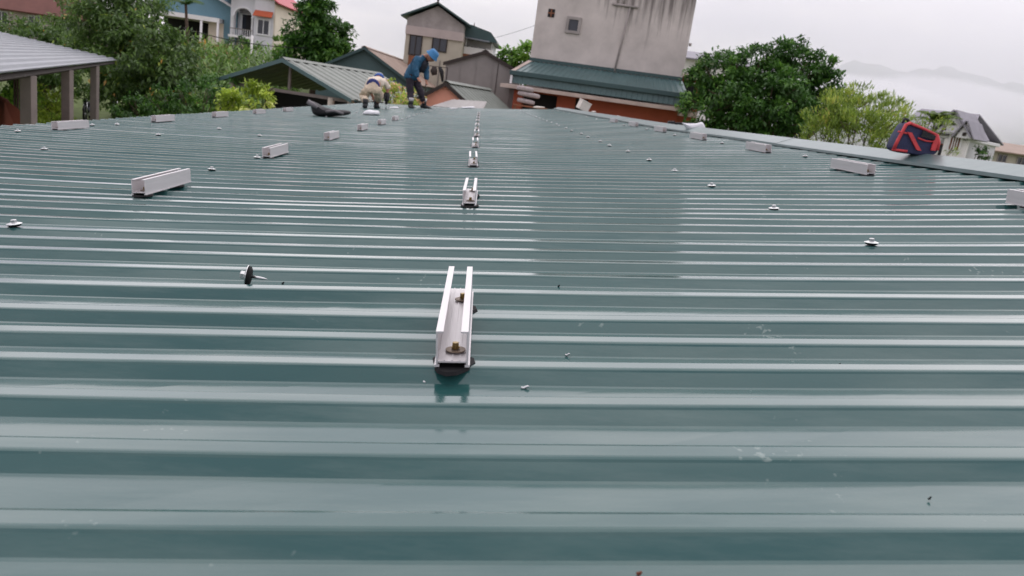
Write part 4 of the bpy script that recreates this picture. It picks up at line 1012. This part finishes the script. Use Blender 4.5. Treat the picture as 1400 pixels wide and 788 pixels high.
    hat = MB().lathe([(.155, -.035), (.152, -.028), (.118, .02), (.108, .075), (.085, .108), (.03, .118)], 18).build('hat', 'blue_hat', t, True)
    q = up_.to_track_quat('Z', 'Y'); hat.rotation_mode = 'QUATERNION'; hat.rotation_quaternion = q; hat.location = hc+up_.normalized()*.045
    for f_, a_ in ((f1, A1), (f2, A2)):
        MB().tube([a_+Vector((0, 0, .06)), a_+Vector((0, 0, .13))], [.056, .058], 10).build('sock_band', 'sock', t, True)
    boot(t, f1, f1+Vector((.3, -.7, 0)), f1.z); boot(t, f2, f2+Vector((1, -.15, 0)), f2.z)
standing_man()
def kneeling_man():
    u1, v1 = on_roof(499, 148.5, RT); u2, v2 = on_roof(514, 148.5, RT)
    f1 = rp(u1, v1, RT); f2 = rp(u2, v2, RT); Yc = (f1.y+f2.y)/2
    base = Vector(((f1.x+f2.x)/2, Yc, min(f1.z, f2.z)))
    t = thing('person', 'person in cream shirt and khaki trousers crouching with back to camera', 'person', base)
    K = lambda x, y, dy=0: pix(x, y, Yc+dy)-base
    f1 = f1-base; f2 = f2-base
    A1 = f1+Vector((0, .02, .09)); A2 = f2+Vector((0, .02, .09))
    J = {'pelvis': (K(509, 121), .115), 'waist': (K(511, 115, .12), .115), 'chest': (K(516, 111, .34), .12), 'neck': (K(518, 109, .48), .052), 'skull': (K(518, 108.5, .56), .06),
         'hipl': (K(503, 123), .085), 'kneel': (K(496, 133, .16), .062), 'ankl': (A1, .042), 'hipr': (K(516, 123), .085), 'kneer': (K(519, 133, .20), .062), 'ankr': (A2, .042),
         'shl': (K(507, 110, .36), .06), 'ell': (K(502, 120, .46), .044), 'lwr': (K(509, 131, .5), .028), 'lpalm': (K(512, 136, .5), .028),
         'shr': (K(526, 110, .36), .06), 'elr': (K(530, 118, .42), .044), 'rwr': (K(530, 125, .4), .028), 'rpalm': (K(529, 128.5, .4), .030)}
    E = [('pelvis', 'waist'), ('waist', 'chest'), ('chest', 'neck'), ('neck', 'skull'), ('pelvis', 'hipl'), ('hipl', 'kneel'), ('kneel', 'ankl'), ('pelvis', 'hipr'), ('hipr', 'kneer'), ('kneer', 'ankr'),
         ('chest', 'shl'), ('shl', 'ell'), ('ell', 'lwr'), ('lwr', 'lpalm'), ('chest', 'shr'), ('shr', 'elr'), ('elr', 'rwr'), ('rwr', 'rpalm')]
    hand(J, E, 'l', J['lwr'][0], J['lpalm'][0], Vector((1, .2, 0))); hand(J, E, 'r', J['rwr'][0], J['rpalm'][0], Vector((1, .3, 0)))
    skin('body', J, E, 'skin', t)
    g = lambda n, k: (J[n][0], J[n][1]*k)
    skin('trousers', {'pelvis': (J['pelvis'][0], .145), 'w': (K(510, 116, .08), .13), 'hl': g('hipl', 1.3), 'kl': g('kneel', 1.45), 'cl': (J['ankl'][0]+Vector((0, .01, .05)), .058), 'hr': g('hipr', 1.3), 'kr': g('kneer', 1.4), 'cr': (J['ankr'][0]+Vector((0, .01, .05)), .058)},
         [('pelvis', 'w'), ('pelvis', 'hl'), ('hl', 'kl'), ('kl', 'cl'), ('pelvis', 'hr'), ('hr', 'kr'), ('kr', 'cr')], 'khaki', t)
    skin('shirt', {'hem': (K(510.5, 116, .08), .14), 'chest': (K(515.5, 110, .28), .155), 'collar': (K(518, 109, .43), .07), 'sl': g('shl', 1.4), 'el': g('ell', 1.4), 'wl': (J['ell'][0].lerp(J['lwr'][0], .8), .042), 'sr': g('shr', 1.4), 'er': g('elr', 1.45), 'wr': (J['elr'][0].lerp(J['rwr'][0], .8), .042)},
         [('hem', 'chest'), ('chest', 'collar'), ('chest', 'sl'), ('sl', 'el'), ('el', 'wl'), ('chest', 'sr'), ('sr', 'er'), ('er', 'wr')], 'cream_shirt', t)
    ax_ = (J['chest'][0]-J['pelvis'][0]).normalized(); c_ = K(510.2, 116.5, .05)
    MB().tube([c_-ax_*.016, c_+ax_*.016], [.121, .121], 16).build('belt', 'navy_belt', t, True)
    hc = K(517.5, 110, .62); fw = Vector((.1, .7, -.7)); up_ = Vector((0, .7, .7))
    b = MB(); head_mesh(b, hc, fw, up_, .095); b.build('head', 'skin', t, True)
    cap = MB().lathe([(.100, -.005), (.100, .03), (.08, .07), (.03, .088)], 16).build('cap', 'blue_cap', t, True)
    cap.rotation_mode = 'QUATERNION'; cap.rotation_quaternion = up_.to_track_quat('Z', 'Y'); cap.location = hc+up_.normalized()*.045
    boot(t, f1, f1+Vector((-.2, 1, 0)), f1.z, sc=.95); boot(t, f2, f2+Vector((.1, 1, 0)), f2.z, sc=.95)
    # drill in his right hand, bit on the roof
    hp = J['rpalm'][0]+base; u_, v_ = hp.dot(U), hp.dot(V); ft = rp(u_-.02, v_-.02, RT)
    d = thing('power_drill', 'black cordless drill held upright on the roof by crouching person', 'drill', ft)
    axd = (hp+Vector((0, 0, .01))-ft); Ld = axd.length; n_ = axd.normalized()
    MB().tube([n_*.0, n_*Ld*.30], [.006, .008], 8).build('bit', 'zinc', d, True)
    MB().tube([n_*Ld*.30, n_*Ld*.42, n_*Ld*.5], [.022, .028, .03], 12).build('chuck', 'black_cloth', d, True)
    MB().tube([n_*Ld*.5, n_*Ld*.62, n_*Ld*1.05], [.045, .05, .045], 12).build('motor_body', 'black_cloth', d, True)
    hd_ = Vector((-.3, -.9, -.15)).normalized()
    MB().tube([n_*Ld*.9, n_*Ld*.9+hd_*.14], [.028, .026], 10).build('handle', 'rubber', d, True)
    MB().box(n_*Ld*.9+hd_*.17, (.09, .07, .10)).build('battery', 'black_cloth', d, bevel=.01)
kneeling_man()

# ------------------------------------------------------------------ bags, sheets and bits lying on the roof
def heap(name, label, cat, outline, depth, m, lift=0.0, rings=((-.5, .35), (-.42, .75), (-.2, .97), (0, 1), (.2, .96), (.42, .7), (.5, .3)), sub=2, noise=.0, w0=RT):
    """a soft closed shape with the given outline, thick from front to back, standing on the roof"""
    xs_ = [p[0] for p in outline]; ym = max(p[1] for p in outline); cxp = sum(xs_)/len(xs_)
    u_, v_ = on_roof(cxp, ym, w0); P0 = rp(u_, v_, w0); Yc = P0.y+depth*.5
    t_ = [pix(x, y, P0.y)-P0 for x, y in outline]
    slope = U.z/U.x
    b = MB(); n = len(outline)
    cen = sum(t_, Vector())/n; cen.z = min(p.z-slope*p.x for p in t_)+.3*(max(p.z-slope*p.x for p in t_)-min(p.z-slope*p.x for p in t_))+slope*cen.x
    for dy, sc in rings:
        for p in t_:
            q = cen+(p-cen)*sc; q.z = max(q.z, slope*q.x)+random.uniform(-1, 1)*noise; b.v.append((q.x+random.uniform(-1, 1)*noise, dy*depth+depth*.5+random.uniform(-1, 1)*noise, q.z+lift))
    R_ = len(rings)
    for i in range(R_-1):
        for j in range(n): b.f.append((i*n+j, i*n+(j+1) % n, (i+1)*n+(j+1) % n, (i+1)*n+j))
    b.f += [tuple(range(n))[::-1], tuple(range((R_-1)*n, R_*n))]
    return b, P0, sub
def put(b, P0, sub, name, m, parent=None):
    o = b.build(name, m, parent, True)
    if parent is None: o.location = P0
    if sub: s_ = o.modifiers.new('smooth', 'SUBSURF'); s_.levels = s_.render_levels = sub
    return o
b, P0, sb = heap('', '', '', [(424, 160.5), (422, 152), (419, 141), (421, 138), (428, 141), (437, 147), (447, 148.5), (452, 152), (462, 151), (472, 152), (476, 154), (475, 160)], .38, '', noise=.012)
bk = thing('black_bag', 'black bag with grey lining slumped on roof left of crouching person', 'bag', P0); put(b, P0, sb, 'bag_body', 'black_cloth', bk)
q = lambda x, y: pix(x, y, P0.y+.02)-P0
MB().tube([q(420.5, 139), q(427, 143), q(434, 148)], [.028, .03, .02], 8).build('lining', 'grey_lining', bk, True)
MB().tube([q(446, 153)+Vector((0, -.02, 0)), q(458, 154)+Vector((0, -.03, .02)), q(470, 156)+Vector((0, -.02, 0))], .016, 6).build('strap', 'grey_lining', bk, True)
def flat_sheet(name, label, cat, outline, depth, m, noise=.006):
    b, P0, sb = heap('', '', '', outline, depth, m, noise=noise); tag(put(b, P0, sb, name, m), label, cat)
flat_sheet('plastic_sheet', 'crumpled white plastic sheet on the roof beside the black bag', 'plastic sheet', [(491, 157.5), (496, 151.5), (503, 149.5), (510, 152), (516, 150.5), (518.5, 158), (511, 158), (504, 155.5)], .3, 'white_plastic')
flat_sheet('paper_scrap', 'pale paper scrap on roof between the two workers', 'paper', [(529, 148.4), (531, 146.6), (540, 146.2), (545, 146.8), (545, 148.6)], .35, 'white_plastic', .003)
flat_sheet('paper_scrap', 'white paper scrap just right of standing worker', 'paper', [(611, 149.4), (614, 147.6), (620, 147.9), (626, 147.4), (626, 149.4)], .35, 'white_plastic', .003)
flat_sheet('plastic_scrap', 'brightest white plastic scrap at the roof end near middle rail row', 'plastic sheet', [(627, 148.4), (630, 146.2), (640, 146.6), (644, 145.2), (650, 146.4), (650, 148.8)], .4, 'white_plastic', .004)
b, P0, sb = heap('', '', '', [(932, 166.5), (936, 168.8), (944, 169.4), (955, 169.2), (961, 166.6), (963.5, 168), (968, 178.5), (960, 180.6), (948, 181.5), (943, 180.8)], .09, '', w0=RT, lift=.0)
tag(put(b, P0, sb, 'white_bag', 'white_plastic'), 'white pillow-like bag on a rail beside the black tool', 'bag')
u_, v_ = on_roof(924, 173.5, RT); P = rp(u_, v_, RT); tl = thing('black_tool', 'black bar tool with square head left of the white bag', 'tool'); tl.matrix_world = roof_mtx(u_, v_, RT)
MB().tube([(-.02, 0, .035), (.20, .02, .03)], .014, 8).build('shaft', 'black_cloth', tl, True)
MB().box((-.055, 0, .032), (.075, .07, .062)).build('tool_head', 'black_cloth', tl, bevel=.008)
MB().box((.12, .012, .012), (.05, .03, .022)).build('foot', 'black_cloth', tl, bevel=.004)
# foam box tipped at the far end
u_, v_ = on_roof(795, 152.5, RT); bx_ = thing('foam_box', 'dirty cream foam box tipped up at the far roof end', 'box'); bx_.matrix_world = roof_mtx(u_, v_, RT+.03) @ Matrix.Rotation(R(28), 4, 'Y') @ Matrix.Rotation(R(20), 4, 'Z') @ Matrix.Scale(.85, 4)
b = MB(); b.span((-.14, -.10, 0), (.14, .10, .02)); b.span((-.14, -.10, .021), (-.12, .10, .22)); b.span((.12, -.10, .021), (.14, .10, .22)); b.span((-.119, .08, .021), (.119, .10, .22)); b.span((-.119, -.10, .021), (.119, -.08, .22)); b.build('box_body', 'foam', bx_)
MB().span((-.15, -.11, .221), (.15, .11, .25)).build('lid', 'foam', bx_, bevel=.005)
u_, v_ = on_roof(811, 154, RT)
for i, (px, py, ww) in enumerate(((812, 153.8, 5), (845, 160.5, 6), (735, 148.5, 9), (741, 148.2, 6), (822, 159, 3), (838, 163, 3))):
    flat_sheet('packing_scrap', ['pale packing scrap right beside the foam box', 'pale packing scrap near the ridge cap, rightmost of the scraps', 'grey packing scrap at the far roof end below dark opening, longer one', 'grey packing scrap at the far roof end below dark opening, shorter one', 'tiny packing scrap in front of the foam box', 'tiny packing scrap nearest the camera below the foam box'][i], 'scrap', [(px-ww, py), (px-ww*.5, py-ww*.4), (px+ww*.5, py-ww*.35), (px+ww, py)], .1, 'foam', .002)

# striped tool bag on the ridge cap
ol = [(1221, 207), (1225, 196), (1239, 169.5), (1244, 167.5), (1262, 174), (1281, 183), (1285, 191), (1284, 214), (1262, 213), (1240, 210)]
wz = RT+.040
b, P0, sb = heap('', '', '', ol, .10, '', w0=wz, rings=((-.5, .90), (-.49, .97), (-.40, 1.02), (-.1, 1.03), (.2, 1.02), (.44, .98), (.5, .88)), noise=.0022)
bg_ = thing('striped_bag', 'navy zip bag with red trim resting on the ridge cap', 'bag', P0); o = put(b, P0, 2, 'bag_body', 'navy_cloth', bg_)
mat('navy_light', srgb(66, 76, 120), .7, 0, .15, 30, .3, 160)
yf = P0.y-.004
q = lambda x, y, dy=0: pix(x, y, yf+dy)-P0
def piping(pts, r, m='red_trim', nm='piping'): MB().tube(pts, r*1.35, 8).build(nm, m, bg_, True)
piping([q(1222, 204), q(1227, 193), q(1239, 170.5), q(1245, 168.5)], .0065); piping([q(1244, 168.5), q(1262, 176), q(1281, 185)], .0055)
piping([q(1281, 185), q(1283.5, 195), q(1281, 206)], .0065); piping([q(1222, 205), q(1240, 207)], .0050)
piping([q(1221, 205, 0), q(1223, 205, .05), q(1223, 205, .10)], .006); piping([q(1224, 205, .10), q(1228, 194, .10), q(1241, 170, .10)], .006)
piping([q(1255, 189), q(1266, 193), q(1277, 194)], .0035)
piping([q(1228, 180), q(1242, 183)], .0035)
def strap(pts):
    b = MB(); k_ = []
    for p in pts:
        b.v += [tuple(p+Vector((-.012, -.006, 0))), tuple(p+Vector((.012, -.006, 0))), tuple(p+Vector((.012, .003, 0))), tuple(p+Vector((-.012, .003, 0)))]
    for i in range(len(pts)-1):
        for j in range(4): b.f.append((i*4+j, i*4+(j+1) % 4, (i+1)*4+(j+1) % 4, (i+1)*4+j))
    b.f += [(0, 1, 2, 3), ((len(pts)-1)*4+3, (len(pts)-1)*4+2, (len(pts)-1)*4+1, (len(pts)-1)*4)]
    b.build('strap', 'red_trim', bg_)
strap([q(1243, 181), q(1246, 187), q(1251, 197), q(1256, 206)]); strap([q(1280, 185), q(1279, 193), q(1275, 206)])
MB().slab([q(1262, 178, -.005), q(1279, 186, -.005), q(1278, 192, -.005), q(1259, 187, -.005)], .003).build('pocket', 'black_cloth', bg_)
MB().tube([q(1234, 168, .05), q(1237, 162.5, .06), q(1241, 164, .07), q(1243, 168, .07)], .007, 8).build('handle', 'black_cloth', bg_, True)

# loose screw lying on the pan
u_, v_ = on_roof(343, 383, .012); k = near_rib(v_)
ls = thing('loose_screw', 'loose roofing screw lying on its side, black seal turned up', 'screw'); ls.matrix_world = roof_mtx(u_, v_, .016*1.15) @ Matrix.Rotation(R(4), 4, 'Z') @ Matrix.Rotation(R(-80), 4, 'Y') @ Matrix.Scale(1.3*h/.34, 4)
inst('head', scr_me, ls); inst('seal', seal_me, ls, Matrix.Scale(1.08, 4)); MB().tube([(0, 0, 0), (0, 0, -.012), (0, 0, -.017), (0, 0, -.022)], [.0020, .0020, .0017, .0005], 8).build('shank', 'zinc', ls, True)
# metal shavings and specks
sh_l = ['curled silver metal shaving just left below the nearest rail', 'curled silver metal shaving right below the nearest rail', 'small grey metal crumb on rib above and right of the shavings', 'dark crumb on the rib beside the loose screw', 'dark crumb near the right end of a rib', 'reddish crumb at the bottom edge of the picture', 'small dark crumb on the lower right pan', 'small pale crumb on the rib right of nearest rail']
for i, (px, py, Ls_, m, rr) in enumerate(((577, 524, .011, 'zinc', .0016), (718, 531, .010, 'zinc', .0018), (776, 486, .007, 'zinc', .0012), (387, 388, .005, 'rubber', .0015), (1147, 500, .005, 'rubber', .0015), (874, 786, .004, 'red_soil', .0013), (1271, 683, .003, 'rubber', .0008), (764, 392, .004, 'rubber', .0014))):
    u_, v_ = on_roof(px, py, .002); kk = near_rib(v_); onr = (ribs[kk]-.002 < v_ < ribs[kk]+.073*h+.002)
    wv_ = (rib_top.get(kk, RT) if onr else .002)+rr
    u_, v_ = on_roof(px, py, wv_); a_ = random.uniform(-.6, .1)
    pts = [rp(u_+Ls_*q_*math.cos(a_), v_+Ls_*q_*math.sin(a_), wv_+.0025*math.sin(q_*3+.6)**2) for q_ in np.linspace(-.5, .5, 6)]
    o = MB().tube([p-pts[0] for p in pts], [rr*.5, rr, rr*1.1, rr, rr*.9, rr*.4], 6).build('metal_shaving' if m == 'zinc' else 'crumb', m, None, True); o.location = pts[0]
    tag(o, sh_l[i], 'shaving' if m == 'zinc' else 'crumb')

# ------------------------------------------------------------------ under the grey shed
def ground_hit(px, py, Y0=20, Y1=60):
    for Y in np.linspace(Y0, Y1, 300):
        p = pix(px, py, Y)
        if p.z < gz(p.x, p.y): return p
    return pix(px, py, Y1)
def motorbike(px, py, rot, label):
    p = ground_hit(px, py); p.z = gz(p.x, p.y)
    t = thing('motorbike', label, 'motorbike', p, rot, 'motorbikes parked behind the grey shed')
    for x in (-.6, .6):
        b = MB(); n = 22
        ring = [(x+.29*math.cos(2*math.pi*i/n), 0, .31+.29*math.sin(2*math.pi*i/n)) for i in range(n+1)]
        w_ = b.tube(ring, .045, 8, False).build('tyre', 'rubber', t, True)
        sp_ = MB(); sp_.tube([(x, -.05, .31), (x, .05, .31)], .05, 10)
        for i in range(6): a = math.pi*i/3; sp_.tube([(x, 0, .31), (x+.26*math.cos(a), 0, .31+.26*math.sin(a))], .008, 4)
        sp_.build('rim', 'zinc', t)
        MB().tube([(x+.36*math.cos(a), 0, .31+.36*math.sin(a)) for a in np.linspace(.5, 2.4, 8)], .05, 6).build('mudguard', 'black_cloth', t, True)
    MB().tube([(-.55, 0, .62), (-.2, 0, .56), (.15, 0, .42), (.42, 0, .55), (.5, 0, .9)], [.09, .12, .1, .09, .07], 10).build('body', 'dark_shirt', t, True)
    MB().tube([(-.7, 0, .78), (-.3, 0, .76), (.05, 0, .72)], [.07, .1, .08], 10).build('seat', 'black_cloth', t, True)
    MB().box((-.1, 0, .33), (.35, .2, .22)).build('engine', 'zinc', t, bevel=.03)
    MB().tube([(.6, -.08, .31), (.5, -.06, .85)], .025, 6).tube([(.6, .08, .31), (.5, .06, .85)], .025, 6).build('fork', 'zinc', t, True)
    MB().tube([(.40, -.34, 1.02), (.5, -.1, .98), (.5, .1, .98), (.40, .34, 1.02)], .02, 8).build('handlebar', 'rubber', t, True)
    MB().lathe([(.03, -.05), (.09, 0), (.08, .05)], 14).build('headlight', 'window_glass', t, True).matrix_local = Matrix.Translation((.58, 0, .92)) @ Matrix.Rotation(R(90), 4, 'Y')
    MB().tube([(-.1, .12, .25), (-.75, .14, .34)], [.03, .05], 8).build('exhaust', 'zinc', t, True)
motorbike(120, 165, R(-75), 'black motorbike parked behind the second post of the grey shed')
motorbike(156, 163, R(-60), 'black motorbike parked right of the third shed post')
for i, (px, py0, py1) in enumerate(((19, 96, 158), (23, 98, 160))):
    p = pix(px, py1, 17); q_ = pix(px+1, py0, 17); p.z = min(p.z, gz(p.x, p.y)) 
    tag(MB().tube([p, q_], [.03, .022], 7).build('bamboo_pole', 'bark', None, True), ['slim pole under the grey shed, left one of two', 'slim pole under the grey shed, right one of two'][i], 'pole', 'poles under the grey shed')
p = pix(5, 158, 14); b = MB(); b.lathe([(1.6, 0), (1.3, .45), (.8, .95), (.3, 1.2), (.05, 1.25)], 22)
for i, vv_ in enumerate(b.v): k_ = 1+.12*math.sin(i*1.7); b.v[i] = (vv_[0]*k_, vv_[1]*k_, vv_[2]*k_)
p = pix(-8, 160, 14); o = b.build('soil_mound', 'red_soil', None, True); o.location = (p.x, p.y, gz(p.x, p.y)-.05); o.scale = (1, 1, max(.4, (pix(0, 150, 14).z-gz(p.x, p.y))/1.25)); tag(o, 'reddish soil mound under the grey shed at left picture edge', 'mound')
# dark bundles hung by the tall house
for i, (pts, lab) in enumerate((([(594, 91), (593, 97), (594, 103)], 'dark brown cloth bundle above the salmon house roof'), ([(601, 92), (604, 99), (605, 112)], 'black cloth hanging beside the dark brown bundle'))):
    P_ = [pix(x, y, 27.5) for x, y in pts]; b = MB().tube([q-P_[-1] for q in P_], [[.07, .12, .09], [.06, .08, .04]][i], 8)
    o = b.build('cloth_bundle', ['dark_wood', 'black_cloth'][i], None, True); o.location = P_[-1]; tag(o, lab, 'cloth')
ln_ = [pix(585, 90, 27.5), pix(612, 93, 27.5)]
lp = thing('clothes_pole', 'dark pole frame carrying the cloth bundles behind salmon house', 'frame', (ln_[0].x, 27.5, gz(0, 27)))
MB().tube([ln_[0]-lp.location, ln_[1]-lp.location], .012, 6).build('line', 'dark_wood', lp)
for q_ in ln_: MB().tube([Vector((q_.x-lp.location.x, 0, 0)), q_-lp.location], .02, 6).build('post', 'dark_wood', lp)

# ------------------------------------------------------------------ mountains and low cloud
def mountains():
    b = MB(); n = 90; m = 14; Yb = 1500.0
    top = []
    for i in range(n):
        px = 1000+i*12
        f = [(1000, 150), (1100, 112), (1150, 88), (1185, 86), (1230, 100), (1262, 97), (1290, 92), (1320, 100), (1360, 112), (1400, 118), (1500, 118), (1650, 140), (1800, 130), (2100, 170)]
        y = np.interp(px, [q[0] for q in f], [q[1] for q in f])+2.0*math.sin(i*1.7)+1.4*math.sin(i*3.9)
        top.append(pix(px, y, Yb+60*math.sin(i*.4)))
    for j in range(m):
        s_ = j/(m-1)
        for i, p in enumerate(top):
            wig = 40*math.sin(i*.9+j*.6)*s_*(1-s_)*2
            b.v.append((p.x+wig*.3, p.y-500*s_+wig, gz(0, 1000)+(p.z+6)*(1-s_)**1.3+10*math.sin(i*2.1+j)*s_*(1-s_)))
    for i, p in enumerate(top): b.v.append((p.x, p.y+500, -6))
    for j in range(m-1):
        for i in range(n-1): b.f.append((j*n+i, j*n+i+1, (j+1)*n+i+1, (j+1)*n+i))
    for i in range(n-1): b.f.append((i, m*n+i, m*n+i+1, i+1))
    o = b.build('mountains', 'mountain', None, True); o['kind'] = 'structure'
mountains()
def cloud(px, py, Y, rx, ry, rz, dens, label):
    m = bpy.data.materials.new('cloud'); m.use_nodes = True; t = m.node_tree; t.nodes.clear()
    out = t.nodes.new('ShaderNodeOutputMaterial'); pv = t.nodes.new('ShaderNodeVolumePrincipled'); pv.inputs['Color'].default_value = (.985, .988, .999, 1); pv.inputs['Density'].default_value = dens; pv.inputs['Anisotropy'].default_value = .0
    t.links.new(pv.outputs[0], out.inputs['Volume']); M['cloud_'+label] = m
    bm = bmesh.new(); bmesh.ops.create_icosphere(bm, subdivisions=4, radius=1); me = bpy.data.meshes.new('low_cloud'); bm.to_mesh(me); bm.free()
    for v in me.vertices:
        k_ = 1+.10*math.sin(v.co.x*5+v.co.z*3)+.06*math.sin(v.co.y*9+v.co.x*7); v.co *= k_
    me.materials.append(m); me.polygons.foreach_set('use_smooth', [True]*len(me.polygons))
    o = link(bpy.data.objects.new('low_cloud', me)); o.location = pix(px, py, Y); o.scale = (rx, ry, rz); o['kind'] = 'stuff'; o['label'] = label; o['category'] = 'cloud'
cloud(1300, 120, 860, 700, 110, 160, .009, 'thin pale veil of cloud before the mountains')
cloud(1200, 165, 700, 150, 60, 34, .016, 'white low cloud bank under the left mountain shoulder')
cloud(1330, 172, 720, 190, 60, 36, .016, 'white low cloud bank under the right mountain shoulder')
S.cycles.volume_bounces = 16
